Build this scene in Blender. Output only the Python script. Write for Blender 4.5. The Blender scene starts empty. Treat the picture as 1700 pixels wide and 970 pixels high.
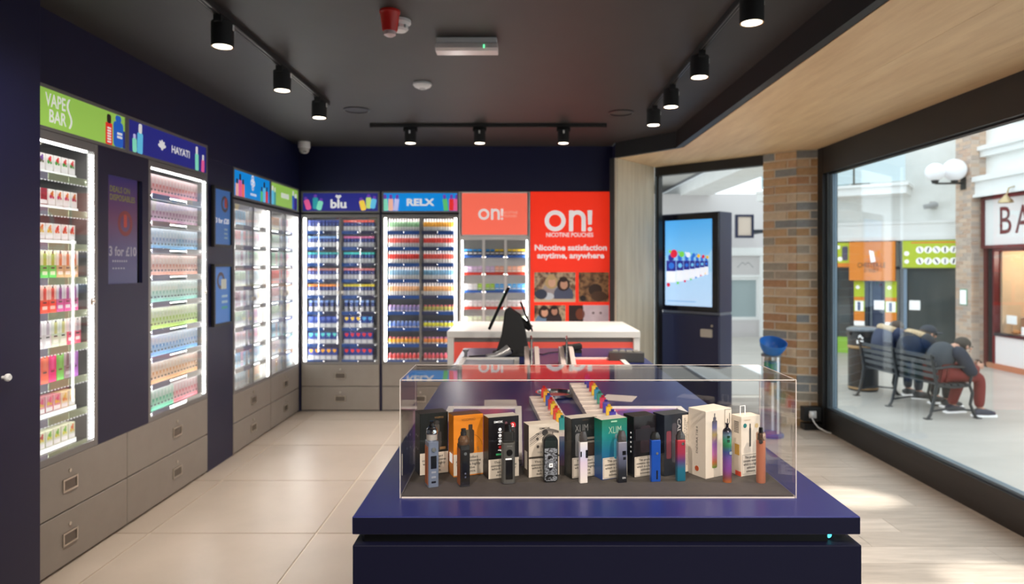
import bpy, bmesh, math, random
from mathutils import Vector, Matrix
random.seed(7)
PI = math.pi
R = math.radians
SC = bpy.context.scene
COL = SC.collection

# ------------------------------------------------------------------ camera
cam_d = bpy.data.cameras.new('camera')
cam = bpy.data.objects.new('camera', cam_d)
COL.objects.link(cam)
cam.location = (0, 0, 1.4)
cam.rotation_euler = (R(90), 0, 0)
cam_d.sensor_width = 36.0
cam_d.lens = 24.0
cam_d.shift_x = -12 / 1700
cam_d.shift_y = -45 / 1700
cam_d.clip_start = 0.05
cam_d.dof.use_dof = True
cam_d.dof.focus_distance = 1.57
cam_d.dof.aperture_fstop = 4.0
SC.camera = cam

# ------------------------------------------------------------------ world, light, exposure
SC.view_settings.view_transform = 'Standard'
SC.view_settings.look = 'None'
SC.view_settings.exposure = 0.0
SC.view_settings.gamma = 1.0
SC.cycles.max_bounces = 8
SC.cycles.transparent_max_bounces = 40
SC.cycles.sample_clamp_indirect = 6.0
SC.cycles.caustics_reflective = False
SC.cycles.caustics_refractive = False
w = bpy.data.worlds.new('daylight')
SC.world = w
w.use_nodes = True
bg = w.node_tree.nodes['Background']
bg.inputs['Color'].default_value = (0.83, 0.94, 1.0, 1)
bg.inputs['Strength'].default_value = 2.1


def sun_beam(loc, target, energy, size, blend=0.35):
    """Sunlight that comes down between the roofs of the street."""
    d = bpy.data.lights.new('sun_beam', 'SPOT')
    d.energy = energy
    d.color = (1.0, 0.95, 0.86)
    d.spot_size = R(size)
    d.spot_blend = blend
    d.shadow_soft_size = 0.05
    o = bpy.data.objects.new('sun_beam', d)
    COL.objects.link(o)
    o.location = loc
    v = Vector(target) - Vector(loc)
    o.rotation_euler = v.to_track_quat('-Z', 'Y').to_euler()
    return o


SPOT_W = 62
SPOT_COL = (1.0, 0.89, 0.77)


def spot_light(loc, energy=SPOT_W, size=95, parent=None, aim=None):
    d = bpy.data.lights.new('spot_beam', 'SPOT')
    d.energy = energy
    d.color = SPOT_COL
    d.spot_size = R(size)
    d.spot_blend = 0.8
    d.shadow_soft_size = 0.04
    o = bpy.data.objects.new('spot_beam', d)
    COL.objects.link(o)
    o.location = loc
    if aim:
        o.rotation_euler = (Vector(aim) - Vector(loc)).to_track_quat('-Z', 'Y').to_euler()
    if parent:
        o.parent = parent
    return o


sun_beam((9.2, 2.4, 6.0), (1.95, 4.12, 0), 9000, 2.6)
sun_beam((9.2, 1.6, 6.0), (2.2, 3.02, 0), 9000, 2.6)
# unseen spots added as fill around the camera, aimed at case and cabinets
for lx, ly, aim, e in ((-1.33, 1.9, (-2.1, 3.2, 0.9), 62), (-1.33, 0.6, (-2.0, 2.6, 0.8), 62), (-1.33, -0.8, (-1.2, 0.4, 0), 62), (0.94, 1.5, (1.1, 1.9, 0), 62),
                       (0.94, 0.3, (0.40, 1.6, 0.95), 110), (0.94, -0.9, (0.9, 0.4, 0), 62), (-0.45, 0.1, (-0.05, 1.6, 0.95), 110), (0.25, -0.1, (0.17, 1.6, 1.0), 90)):
    spot_light((lx, ly, 2.37), e, 80, None, aim)


# ------------------------------------------------------------------ materials
def _new(name):
    m = bpy.data.materials.new(name)
    m.use_nodes = True
    return m, m.node_tree, m.node_tree.nodes['Principled BSDF']


_MC = {}


def mat(col, rough=0.5, metal=0.0, emit=0.0, coat=0.0, name=None):
    key = (tuple(round(c, 4) for c in col), rough, metal, emit, coat)
    if key in _MC:
        return _MC[key]
    m, nt, p = _new(name or 'paint')
    p.inputs['Base Color'].default_value = (*col, 1)
    p.inputs['Roughness'].default_value = rough
    p.inputs['Metallic'].default_value = metal
    if coat:
        p.inputs['Coat Weight'].default_value = coat
        p.inputs['Coat Roughness'].default_value = 0.08
    if emit:
        p.inputs['Emission Color'].default_value = (*col, 1)
        p.inputs['Emission Strength'].default_value = emit
    _MC[key] = m
    return m


def rgb(r, g, b):
    """sRGB 0-255 to linear."""
    f = lambda c: (c / 255 / 12.92) if c / 255 <= 0.04045 else ((c / 255 + 0.055) / 1.055) ** 2.4
    return (f(r), f(g), f(b))


def noisemat(name, c1, c2, scale=(1, 1, 1), nscale=5.0, rough=0.5, detail=6, metal=0, bump=0.0, coat=0.0, lo=0.3, hi=0.7):
    m, nt, p = _new(name)
    N, L = nt.nodes, nt.links
    tc = N.new('ShaderNodeTexCoord')
    mp = N.new('ShaderNodeMapping')
    mp.inputs['Scale'].default_value = scale
    nz = N.new('ShaderNodeTexNoise')
    nz.inputs['Scale'].default_value = nscale
    nz.inputs['Detail'].default_value = detail
    nz.inputs['Roughness'].default_value = 0.62
    rp = N.new('ShaderNodeValToRGB')
    rp.color_ramp.elements[0].position = lo
    rp.color_ramp.elements[1].position = hi
    rp.color_ramp.elements[0].color = (*c1, 1)
    rp.color_ramp.elements[1].color = (*c2, 1)
    L.new(tc.outputs['Object'], mp.inputs['Vector'])
    L.new(mp.outputs['Vector'], nz.inputs['Vector'])
    L.new(nz.outputs['Fac'], rp.inputs['Fac'])
    L.new(rp.outputs['Color'], p.inputs['Base Color'])
    p.inputs['Roughness'].default_value = rough
    p.inputs['Metallic'].default_value = metal
    if coat:
        p.inputs['Coat Weight'].default_value = coat
    if bump:
        b = N.new('ShaderNodeBump')
        b.inputs['Strength'].default_value = bump
        b.inputs['Distance'].default_value = 0.002
        L.new(nz.outputs['Fac'], b.inputs['Height'])
        L.new(b.outputs['Normal'], p.inputs['Normal'])
    return m


def gradmat(name, stops, axis='Z', rough=0.4, metal=0.0, emit=0.0):
    m, nt, p = _new(name)
    N, L = nt.nodes, nt.links
    tc = N.new('ShaderNodeTexCoord')
    sp = N.new('ShaderNodeSeparateXYZ')
    rp = N.new('ShaderNodeValToRGB')
    els = rp.color_ramp.elements
    while len(els) < len(stops):
        els.new(0.5)
    for e, (pos, c) in zip(els, stops):
        e.position = pos
        e.color = (*c, 1)
    L.new(tc.outputs['Generated'], sp.inputs[0])
    L.new(sp.outputs[axis], rp.inputs['Fac'])
    L.new(rp.outputs['Color'], p.inputs['Base Color'])
    p.inputs['Roughness'].default_value = rough
    p.inputs['Metallic'].default_value = metal
    if emit:
        L.new(rp.outputs['Color'], p.inputs['Emission Color'])
        p.inputs['Emission Strength'].default_value = emit
    return m


def blotch(name, stops, scale=6.0, rough=0.5, emit=0.0, squash=(1, 1, 1)):
    """a soft patchwork of several print colours"""
    m, nt, p = _new(name)
    N, L = nt.nodes, nt.links
    tc = N.new('ShaderNodeTexCoord')
    mp = N.new('ShaderNodeMapping')
    mp.inputs['Scale'].default_value = squash
    nz = N.new('ShaderNodeTexNoise')
    nz.inputs['Scale'].default_value = scale
    nz.inputs['Detail'].default_value = 3
    rp = N.new('ShaderNodeValToRGB')
    els = rp.color_ramp.elements
    while len(els) < len(stops):
        els.new(0.5)
    for e, (pos, c) in zip(els, stops):
        e.position = pos
        e.color = (*c, 1)
    L.new(tc.outputs['Object'], mp.inputs['Vector'])
    L.new(mp.outputs['Vector'], nz.inputs['Vector'])
    L.new(nz.outputs['Fac'], rp.inputs['Fac'])
    L.new(rp.outputs['Color'], p.inputs['Base Color'])
    p.inputs['Roughness'].default_value = rough
    if emit:
        L.new(rp.outputs['Color'], p.inputs['Emission Color'])
        p.inputs['Emission Strength'].default_value = emit
    return m


def glassmat(name, tint=(1, 1, 1), r0=0.04, rough=0.0):
    """thin clear sheet: straight transmission plus a mirror share that grows at grazing angles"""
    m = bpy.data.materials.new(name)
    m.use_nodes = True
    nt = m.node_tree
    N, L = nt.nodes, nt.links
    for n in list(N):
        if n.type == 'BSDF_PRINCIPLED':
            N.remove(n)
    out = [n for n in N if n.type == 'OUTPUT_MATERIAL'][0]
    lw = N.new('ShaderNodeLayerWeight')
    lw.inputs['Blend'].default_value = 0.5
    pw = N.new('ShaderNodeMath')
    pw.operation = 'POWER'
    pw.inputs[1].default_value = 5
    ma = N.new('ShaderNodeMath')
    ma.operation = 'MULTIPLY_ADD'
    ma.inputs[1].default_value = 1 - r0
    ma.inputs[2].default_value = r0
    tr = N.new('ShaderNodeBsdfTransparent')
    tr.inputs[0].default_value = (*tint, 1)
    gl = N.new('ShaderNodeBsdfGlossy')
    gl.inputs['Roughness'].default_value = rough
    mx = N.new('ShaderNodeMixShader')
    L.new(lw.outputs['Facing'], pw.inputs[0])
    L.new(pw.outputs[0], ma.inputs[0])
    L.new(ma.outputs[0], mx.inputs[0])
    L.new(tr.outputs[0], mx.inputs[1])
    L.new(gl.outputs[0], mx.inputs[2])
    L.new(mx.outputs[0], out.inputs['Surface'])
    return m


def emitmat(name, col, strength):
    m = bpy.data.materials.new(name)
    m.use_nodes = True
    nt = m.node_tree
    for n in list(nt.nodes):
        if n.type == 'BSDF_PRINCIPLED':
            nt.nodes.remove(n)
    out = [n for n in nt.nodes if n.type == 'OUTPUT_MATERIAL'][0]
    e = nt.nodes.new('ShaderNodeEmission')
    e.inputs[0].default_value = (*col, 1)
    e.inputs[1].default_value = strength
    nt.links.new(e.outputs[0], out.inputs['Surface'])
    return m


NAVY = mat(rgb(11, 15, 54), 0.48, name='navy_paint')
NAVY_SHADED = mat(rgb(11, 12, 34), 0.55, name='navy_shaded')  # shaded copy of the island's navy laminate, darkened for the front faces
NAVY_SHADED.node_tree.nodes['Principled BSDF'].inputs['Specular IOR Level'].default_value = 0.2
NAVY_GLOSS = mat(rgb(34, 40, 98), 0.31, name='navy_laminate')
NAVY_DK = mat(rgb(14, 15, 30), 0.5, name='navy_dark')
CEIL = noisemat('ceiling_paint', rgb(46, 43, 42), rgb(52, 49, 47), nscale=3, rough=0.55)
BLACK = mat((0.010, 0.010, 0.011), 0.45, name='black_paint')
BLACKG = mat((0.008, 0.008, 0.009), 0.2, name='black_gloss')
BLKMAT = mat((0.013, 0.013, 0.014), 0.7)
CHARC = mat(rgb(40, 38, 37), 0.5)
TAUPE = noisemat('taupe_laminate', rgb(140, 133, 126), rgb(146, 139, 132), nscale=8, rough=0.45)
FRAMEG = mat(rgb(128, 126, 126), 0.4, 0.2, name='grey_frame')
INNER = mat(rgb(190, 188, 186), 0.5, name='carcass_grey')
INNERD = mat(rgb(105, 104, 106), 0.5)
WHITE = mat((0.80, 0.79, 0.77), 0.4, name='white_laminate')
WHITEM = mat((0.85, 0.85, 0.85), 0.6)
CREAM = mat(rgb(238, 230, 214), 0.5)
CHROME = mat((0.75, 0.75, 0.76), 0.12, 1.0, name='chrome')
NICKEL = mat((0.62, 0.58, 0.52), 0.3, 1.0, name='nickel')
STEELB = mat(rgb(120, 140, 155), 0.35, 0.3, name='blue_grey_aluminium')
GLASS = glassmat('window_glass', (0.985, 0.995, 0.995), 0.035)
DOORG = glassmat('cabinet_glass', (0.99, 1.0, 1.0), 0.045)
ACRYL = glassmat('acrylic_sheet', (0.985, 0.98, 0.975), 0.045)
SHELFG = glassmat('clear_plastic', (0.93, 0.95, 0.96), 0.09)
LED = emitmat('led_strip', (1.0, 0.965, 0.92), 22)
LEDS = emitmat('led_strip_base', (1.0, 0.965, 0.92), 0.75)
LEDH = emitmat('led_strip_hidden', (1.0, 0.965, 0.92), 48)
FILL_GLOW = emitmat('shelf_fill_glow', (1.0, 0.975, 0.94), 19)  # for glow strips added out of sight to brighten the goods
LEDB = emitmat('led_bead', (1.0, 0.97, 0.93), 55)
LAMP = emitmat('lamp_lens', (1.0, 0.88, 0.70), 9)
ACEDGE = mat((0.62, 0.56, 0.53), 0.15, 0, 0.0, name='acrylic_edge')
PRINTW = mat((0.86, 0.86, 0.86), 0.5, 0, 0.45, name='white_print')
PRINTK = mat((0.012, 0.012, 0.012), 0.5, name='black_print')
SKIN = mat(rgb(214, 160, 135), 0.5, name='skin')


# ------------------------------------------------------------------ mesh builder
class MB:
    def __init__(s):
        s.v, s.f, s.m = [], [], []

    def box(s, x0, x1, y0, y1, z0, z1, m=0):
        b = len(s.v)
        s.v += [(x0, y0, z0), (x1, y0, z0), (x1, y1, z0), (x0, y1, z0), (x0, y0, z1), (x1, y0, z1), (x1, y1, z1), (x0, y1, z1)]
        for q in ((0, 3, 2, 1), (4, 5, 6, 7), (0, 1, 5, 4), (1, 2, 6, 5), (2, 3, 7, 6), (3, 0, 4, 7)):
            s.f.append(tuple(b + i for i in q))
            s.m.append(m)
        return s

    def poly(s, pts, m=0):
        b = len(s.v)
        s.v += [tuple(p) for p in pts]
        s.f.append(tuple(range(b, b + len(pts))))
        s.m.append(m)
        return s

    def prism(s, pts, a0, a1, axis='Z', m=0):
        """extrude a counter-clockwise 2-D outline; axis Z: pts are (x,y); axis Y: pts are (x,z); axis X: pts are (y,z)"""
        n = len(pts)
        b = len(s.v)
        for a in (a0, a1):
            for p in pts:
                s.v.append({'Z': (p[0], p[1], a), 'Y': (p[0], a, p[1]), 'X': (a, p[0], p[1])}[axis])
        s.f.append(tuple(b + i for i in (range(n - 1, -1, -1) if axis != 'Y' else range(n))))
        s.f.append(tuple(b + n + i for i in (range(n) if axis != 'Y' else range(n - 1, -1, -1))))
        for i in range(n):
            j = (i + 1) % n
            q = (b + i, b + j, b + n + j, b + n + i)
            s.f.append(q if axis != 'Y' else q[::-1])
        s.m += [m] * (n + 2)
        return s

    def tube(s, p0, p1, r0, r1=None, n=12, m=0, mcap=None):
        r1 = r0 if r1 is None else r1
        p0, p1 = Vector(p0), Vector(p1)
        d = (p1 - p0).normalized()
        u = d.orthogonal().normalized()
        w = d.cross(u)
        b = len(s.v)
        for p, r in ((p0, r0), (p1, r1)):
            for i in range(n):
                a = 2 * PI * i / n
                s.v.append(tuple(p + u * (r * math.cos(a)) + w * (r * math.sin(a))))
        for i in range(n):
            j = (i + 1) % n
            s.f.append((b + i, b + j, b + n + j, b + n + i))
            s.m.append(m)
        s.f.append(tuple(b + i for i in range(n - 1, -1, -1)))
        s.f.append(tuple(b + n + i for i in range(n)))
        s.m += [m if mcap is None else mcap] * 2
        return s

    def path(s, pts, r, n=8, m=0):
        pts = [Vector(p) for p in pts]
        b = len(s.v)
        u = None
        for k, p in enumerate(pts):
            a = pts[max(k - 1, 0)]
            c = pts[min(k + 1, len(pts) - 1)]
            d = (c - a).normalized()
            if u is None:
                u = d.orthogonal().normalized()
            else:
                u = (u - d * u.dot(d)).normalized()
            w = d.cross(u)
            rr = r[k] if isinstance(r, (list, tuple)) else r
            for i in range(n):
                t = 2 * PI * i / n
                s.v.append(tuple(p + u * (rr * math.cos(t)) + w * (rr * math.sin(t))))
        for k in range(len(pts) - 1):
            for i in range(n):
                j = (i + 1) % n
                s.f.append((b + k * n + i, b + k * n + j, b + (k + 1) * n + j, b + (k + 1) * n + i))
                s.m.append(m)
        s.f.append(tuple(b + i for i in range(n - 1, -1, -1)))
        e = b + (len(pts) - 1) * n
        s.f.append(tuple(e + i for i in range(n)))
        s.m += [m, m]
        return s

    def lathe(s, prof, c=(0, 0, 0), n=16, ms=None, sx=1.0, sy=1.0, cap=True):
        b = len(s.v)
        for r, z in prof:
            for i in range(n):
                a = 2 * PI * i / n
                s.v.append((c[0] + sx * r * math.cos(a), c[1] + sy * r * math.sin(a), c[2] + z))
        for k in range(len(prof) - 1):
            for i in range(n):
                j = (i + 1) % n
                s.f.append((b + k * n + i, b + k * n + j, b + (k + 1) * n + j, b + (k + 1) * n + i))
                s.m.append(ms[k] if ms else 0)
        if cap:
            s.f.append(tuple(b + i for i in range(n - 1, -1, -1)))
            e = b + (len(prof) - 1) * n
            s.f.append(tuple(e + i for i in range(n)))
            s.m += [ms[0] if ms else 0, ms[-1] if ms else 0]
        return s

    def ball(s, c, r, nu=14, nv=9, m=0):
        rx, ry, rz = (r, r, r) if not isinstance(r, (tuple, list)) else r
        prof = []
        for k in range(nv + 1):
            t = -PI / 2 + PI * k / nv
            prof.append((max(math.cos(t), 0.02), math.sin(t)))
        b = len(s.v)
        s.lathe(prof, (0, 0, 0), nu, [m] * nv)
        for i in range(b, len(s.v)):
            x, y, z = s.v[i]
            s.v[i] = (c[0] + x * rx, c[1] + y * ry, c[2] + z * rz)
        return s

    def xf(s, mtx, start=0):
        for i in range(start, len(s.v)):
            s.v[i] = tuple(mtx @ Vector(s.v[i]))
        return s

    def mesh(s, name, mats, smooth=None):
        me = bpy.data.meshes.new(name)
        me.from_pydata(s.v, [], s.f)
        for m in (mats if isinstance(mats, (list, tuple)) else [mats]):
            me.materials.append(m)
        me.polygons.foreach_set('material_index', s.m)
        if smooth:
            me.polygons.foreach_set('use_smooth', [True] * len(me.polygons))
            me.set_sharp_from_angle(angle=R(smooth))
        me.update()
        return me

    def build(s, name, mats, parent=None, loc=(0, 0, 0), rz=0.0, smooth=None, bevel=0.0, seg=2):
        o = bpy.data.objects.new(name, s.mesh(name, mats, smooth))
        COL.objects.link(o)
        o.location = loc
        o.rotation_euler = (0, 0, rz)
        if parent:
            o.parent = parent
        if bevel:
            b = o.modifiers.new('bevel', 'BEVEL')
            b.width = bevel
            b.segments = seg
            b.limit_method = 'ANGLE'
            b.angle_limit = R(40)
        return o


def B(x0, x1, y0, y1, z0, z1):
    return MB().box(x0, x1, y0, y1, z0, z1)


def tag(o, label=None, cat=None, group=None, kind=None):
    if label:
        o['label'] = label
    if cat:
        o['category'] = cat
    if group:
        o['group'] = group
    if kind:
        o['kind'] = kind
    return o


def thing(name, label, cat, loc=(0, 0, 0), rz=0.0, group=None):
    o = bpy.data.objects.new(name, None)
    COL.objects.link(o)
    o.empty_display_size = 0.05
    o.location = loc
    o.rotation_euler = (0, 0, rz)
    return tag(o, label, cat, group)


def struct(o):
    o['kind'] = 'structure'
    return o


def lab(o, label):
    o['label'] = label
    return o


def dup(o, parent=None):
    c = o.copy()
    COL.objects.link(c)
    if parent:
        c.parent = parent
    for ch in list(o.children):
        dup(ch, c)
    return c


# text as flat print in the local front frame (x right, z up, facing -y)
_TC = {}


def text_geo(body, bold=0.0, spacing=1.0, line=1.0, align='CENTER'):
    key = (body, bold, spacing, line, align)
    if key not in _TC:
        cu = bpy.data.curves.new('lettering', 'FONT')
        cu.body = body
        cu.offset = bold
        cu.space_character = spacing
        cu.space_line = line
        cu.align_x = align
        cu.resolution_u = 3
        o = bpy.data.objects.new('lettering', cu)
        COL.objects.link(o)
        dg = bpy.context.evaluated_depsgraph_get()
        me = bpy.data.meshes.new_from_object(o.evaluated_get(dg))
        vs = [tuple(v.co) for v in me.vertices]
        fs = [tuple(p.vertices) for p in me.polygons]
        bpy.data.objects.remove(o)
        bpy.data.curves.remove(cu)
        bpy.data.meshes.remove(me)
        _TC[key] = (vs, fs)
    return _TC[key]


def text(body, cx, cz, wd, ht, m, parent, y=-0.001, bold=0.0, spacing=1.0, line=1.0, align='CENTER', name='lettering', rot=0.0, side=None):
    """fit the words into a wd x ht box centred on (cx, cz)"""
    vs, fs = text_geo(body, bold, spacing, line, align)
    x0, x1 = min(v[0] for v in vs), max(v[0] for v in vs)
    y0, y1 = min(v[1] for v in vs), max(v[1] for v in vs)
    mb = MB()
    c, s_ = math.cos(rot), math.sin(rot)
    for v in vs:
        a = (v[0] - (x0 + x1) / 2) / max(x1 - x0, 1e-6) * wd
        b = (v[1] - (y0 + y1) / 2) / max(y1 - y0, 1e-6) * ht
        a, b = a * c - b * s_, a * s_ + b * c
        if side == 'L':      # print on the face looking to -x, at x = y-value
            mb.v.append((y, cx - a, cz + b))
        else:
            mb.v.append((cx + a, y, cz + b))
    mb.f = list(fs)
    mb.m = [0] * len(fs)
    return mb.build(name, m, parent)


def rrect(x0, x1, z0, z1, r, n=4):
    pts = []
    for cx, cz, a0 in ((x1 - r, z0 + r, -90), (x1 - r, z1 - r, 0), (x0 + r, z1 - r, 90), (x0 + r, z0 + r, 180)):
        for i in range(n + 1):
            a = R(a0 + 90 * i / n)
            pts.append((cx + r * math.cos(a), cz + r * math.sin(a)))
    return pts


def disc(cx, cz, r, n=20, sx=1.0):
    return [(cx + sx * r * math.cos(2 * PI * i / n), cz + r * math.sin(2 * PI * i / n)) for i in range(n)]


def flat(mb, pts, y, m=0):
    """a piece of flat print facing -y"""
    mb.poly([(p[0], y, p[1]) for p in pts], m)
    return mb


def ring(mb, cx, cz, r0, r1, y, m=0, n=24, a0=0, a1=360):
    for i in range(n):
        t0, t1 = R(a0 + (a1 - a0) * i / n), R(a0 + (a1 - a0) * (i + 1) / n)
        mb.poly([(cx + r0 * math.cos(t0), y, cz + r0 * math.sin(t0)), (cx + r1 * math.cos(t0), y, cz + r1 * math.sin(t0)),
                 (cx + r1 * math.cos(t1), y, cz + r1 * math.sin(t1)), (cx + r0 * math.cos(t1), y, cz + r0 * math.sin(t1))], m)
    return mb


ORD = ['top', 'second', 'third', 'fourth', 'fifth', 'sixth', 'seventh', 'eighth', 'lowest']

# ================================================================== THE SHELL
BY = 6.53       # back wall face
LX = -2.1       # left wall face
WX = 2.59       # window face
SOF = 2.40      # timber soffit height
CH = 2.535      # ceiling height

# ------------------------------------------------------------------ floor
GROUT = mat(rgb(226, 216, 202), 0.6)
fl = struct(MB().box(-2.5, 2.62, -2.5, 7.35, -0.10, -0.006).build('floor', GROUT))
tile_m = [noisemat('floor_tile', rgb(172 + d, 160 + d, 147 + d), rgb(182 + d, 169 + d, 156 + d), nscale=2.5, rough=0.34) for d in (-3, 0, 3)]
tx = [-2.5, -1.93, -1.06, 0.17]
ty = [-2.5, -1.66, -0.79, 0.08, 0.95, 1.82, 2.69, 3.56, 4.43, 5.30, 6.17, 7.04]
for i in range(3):
    for j in range(len(ty) - 1):
        g = 0.0048
        B(tx[i] + g, tx[i + 1] - g, ty[j] + g, ty[j + 1] - g, -0.006, 0.0).build('tile', random.choice(tile_m), fl)
plank_m = [noisemat('floor_plank', rgb(172 + d, 160 + d, 148 + d), rgb(202 + d, 190 + d, 178 + d), scale=(1.2, 9, 1), nscale=3.0, rough=0.42, detail=8) for d in (-10, 0, 8)]
y = -2.5
k = 0
while y < 7.2:
    x = 0.174
    first = (0.55, 1.1, 0.85, 0.3)[k % 4]
    cuts = [0.174, 0.174 + first]
    while cuts[-1] + 1.28 < 2.6:
        cuts.append(cuts[-1] + 1.28)
    cuts.append(2.618)
    for a, b in zip(cuts, cuts[1:]):
        B(a + 0.001, b - 0.001, y + 0.001, min(y + 0.19, 7.2) - 0.001, -0.006, 0.0 + random.choice((0, 0.0004))).build('plank', random.choice(plank_m), fl)
    y += 0.19
    k += 1

# ------------------------------------------------------------------ ceiling, beam, soffit
ceil_out = [(-2.5, -2.5), (1.36, -2.5), (1.33, 5.8), (0.89, 6.33), (0.89, 6.95), (-2.5, 6.95)]
struct(MB().prism(ceil_out, CH, CH + 0.05).build('ceiling', CEIL))
struct(B(-2.7, 2.72, -2.7, 7.2, 2.62, 2.70).build('light_block_roof', CHARC))  # unseen slab added over the shop to block sky light
t = 0.04
bm = MB().prism([(1.36, -2.5), (1.36 + t, -2.5), (1.33 + t, 5.82), (0.89 + t, 6.35), (0.89, 6.33), (1.33, 5.8)], SOF - 0.005, CH + 0.06)
struct(bm.build('trim_1', BLACK))
OAK = noisemat('oak_soffit', rgb(222, 186, 140), rgb(246, 216, 170), scale=(7, 0.8, 1), nscale=2.2, rough=0.5, detail=9, lo=0.25, hi=0.72)
sof = struct(MB().prism([(1.395, -2.5), (2.66, -2.5), (2.66, 5.86), (2.62, 6.1), (2.3, 6.35), (1.42, 7.02), (0.9, 6.4), (1.365, 5.83)], SOF, SOF + 0.03).build('ceiling_soffit', CHARC))
# the soffit is faced with long oak boards
xb = [1.395, 1.82, 2.24, 2.66]
for a, b in zip(xb, xb[1:]):
    B(a + 0.0008, b - 0.0008, -2.5, 1.9, SOF - 0.004, SOF).build('soffit_board', OAK, sof)
    B(a + 0.0008, b - 0.0008, 1.902, 5.80, SOF - 0.004, SOF).build('soffit_board', OAK, sof)
MB().prism([(1.395, 5.802), (2.66, 5.802), (2.62, 6.1), (2.3, 6.35), (1.42, 7.02), (0.9, 6.4), (1.37, 5.83)], SOF - 0.004, SOF).build('soffit_board', OAK, sof)

# ------------------------------------------------------------------ walls
wl = MB()
wl.box(-2.6, -2.5, -2.5, 6.95, 0, CH)
wl.box(-2.5, LX, 0.6, BY, 2.205, CH)                     # bulkhead over the cabinets
wl.box(-2.5, LX, 4.605, BY, 2.125, 2.205)
wl.box(-2.5, LX - 0.004, 4.605, 5.015, 0, 2.125)         # pier with the two posters
wl.box(-2.5, LX, 6.505, BY, 0, 2.125)
struct(wl.build('wall_left', NAVY))
wb = MB()
wb.box(-2.5, 0.9, 6.95, 7.0, 0, CH)
wb.box(-2.5, 0.896, BY, 6.95, 2.108, CH)
wb.box(0.894, 0.915, 6.362, 6.95, 0, CH)
wb.box(-2.5, -2.088, BY, 6.95, 0, 2.108)
wb.box(-1.335, -1.316, BY + 0.01, 6.95, 0, 2.108)
wb.box(0.104, 0.905, BY + 0.02, 6.95, 0, 2.108)
struct(wb.build('wall_back', NAVY))
struct(B(-2.6, 2.7, -2.6, -2.5, 0, CH).build('wall_front', NAVY))

# timber clad splay beside the entrance
WOODP = noisemat('limed_oak', rgb(206, 194, 170), rgb(236, 226, 204), scale=(6, 6, 0.5), nscale=2.4, rough=0.55, detail=9, lo=0.28, hi=0.7)
a = math.atan2(6.95 - 6.345, 1.375 - 0.9)
L = math.hypot(6.95 - 6.345, 1.375 - 0.9)
ws = struct(B(0, L, 0.016, 0.07, 0, SOF - 0.004).build('wall_splay', CHARC, loc=(0.9, 6.345, 0), rz=a))
for x0, x1 in ((0, 0.3), (0.3, 0.58), (0.58, L)):
    B(x0 + 0.001, x1 - 0.001, 0, 0.016, 0, SOF - 0.005).build('cladding_board', WOODP, ws)

# entrance frame
ea = math.atan2(6.17 - 6.97, 2.23 - 1.385)
eL = math.hypot(6.17 - 6.97, 2.23 - 1.385)
dr = struct(B(0, 0.045, 0, 0.07, 0, SOF - 0.005).build('door_1', BLACK, loc=(1.385, 6.97, 0), rz=ea))
B(0.045, eL, 0, 0.08, SOF - 0.095, SOF - 0.005).build('head_frame', BLACK, dr)
B(0.012, 0.02, -0.004, 0, 0, SOF - 0.1).build('seal_strip', STEELB, dr)

# brick pillar, every brick of the two faces laid singly
MORTAR = noisemat('mortar', rgb(228, 218, 202), rgb(238, 228, 214), nscale=30, rough=0.9)
PP = [(2.2, 6.15), (2.41, 5.93), (2.585, 5.885), (2.66, 6.25), (2.4, 6.45)]
pil = struct(MB().prism(PP[::1], 0, SOF - 0.004).build('pillar', MORTAR))
bcols = [(192, 158, 118), (200, 168, 130), (184, 148, 108), (206, 180, 148), (194, 160, 126), (172, 160, 144), (142, 146, 148), (166, 158, 144), (212, 194, 168), (182, 140, 106)]
bmats = [noisemat('brick_face', rgb(*[max(c - 12, 0) for c in q]), rgb(*[min(c + 12, 255) for c in q]), nscale=22, rough=0.85, bump=0.3) for q in bcols]
random.seed(11)


def brick_face(p, q, parent, courses, bl=0.215, bh=0.060, j=0.015, phase=0.0):
    p, q = Vector((*p, 0)), Vector((*q, 0))
    L = (q - p).length
    ang = math.atan2(q.y - p.y, q.x - p.x)
    me_cache = {}
    for c in range(courses):
        z = c * (bh + j) + 0.004
        x = -(bl + j) / 2 if (c + phase) % 2 else 0.0
        while x < L - 0.01:
            a, b = max(x, 0.0), min(x + bl, L)
            if b - a > 0.02 and z + bh < SOF - 0.004:
                o = bpy.data.objects.new('brick', None)
                key = (round(a, 3), round(b, 3), random.randrange(len(bmats)))
                if key not in me_cache:
                    me_cache[key] = B(a, b, -0.007, 0.0, 0, bh).mesh('brick', bmats[key[2]])
                bpy.data.objects.remove(o)
                o = bpy.data.objects.new('brick', me_cache[key])
                COL.objects.link(o)
                o.parent = parent
                o.location = (p.x, p.y, z)
                o.rotation_euler = (0, 0, ang)
            x += bl + j


brick_face((2.2, 6.15), (2.41, 5.93), pil, 32)
brick_face((2.41, 5.93), (2.585, 5.885), pil, 32, phase=1)

# window
wn = struct(B(2.60, 2.68, -2.5, 5.88, 2.175, SOF).build('window_1', BLACK))
B(2.575, 2.61, -2.5, 5.88, 2.175, SOF - 0.005).build('head_casing', BLACK, wn)
B(WX, 2.70, -2.5, 5.88, 0, 0.185).build('bottom_frame', noisemat('sill_board', (0.010, 0.009, 0.008), (0.02, 0.017, 0.015), scale=(6, 0.6, 6), nscale=3, rough=0.4), wn)
B(WX - 0.018, 2.70, 5.79, 5.96, 0.0, 2.40).build('jamb', BLACK, wn)
B(2.625, 2.66, 5.715, 5.79, 0.185, 2.175).build('inner_jamb', STEELB, wn)
B(2.612, 2.632, 5.765, 5.79, 0.185, 2.175).build('glazing_bead', STEELB, wn)
B(2.615, 2.66, -2.5, 5.79, 0.185, 0.205).build('glazing_bead', STEELB, wn)
B(2.615, 2.66, -2.5, 5.79, 2.165, 2.175).build('glazing_bead', BLACK, wn)
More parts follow.
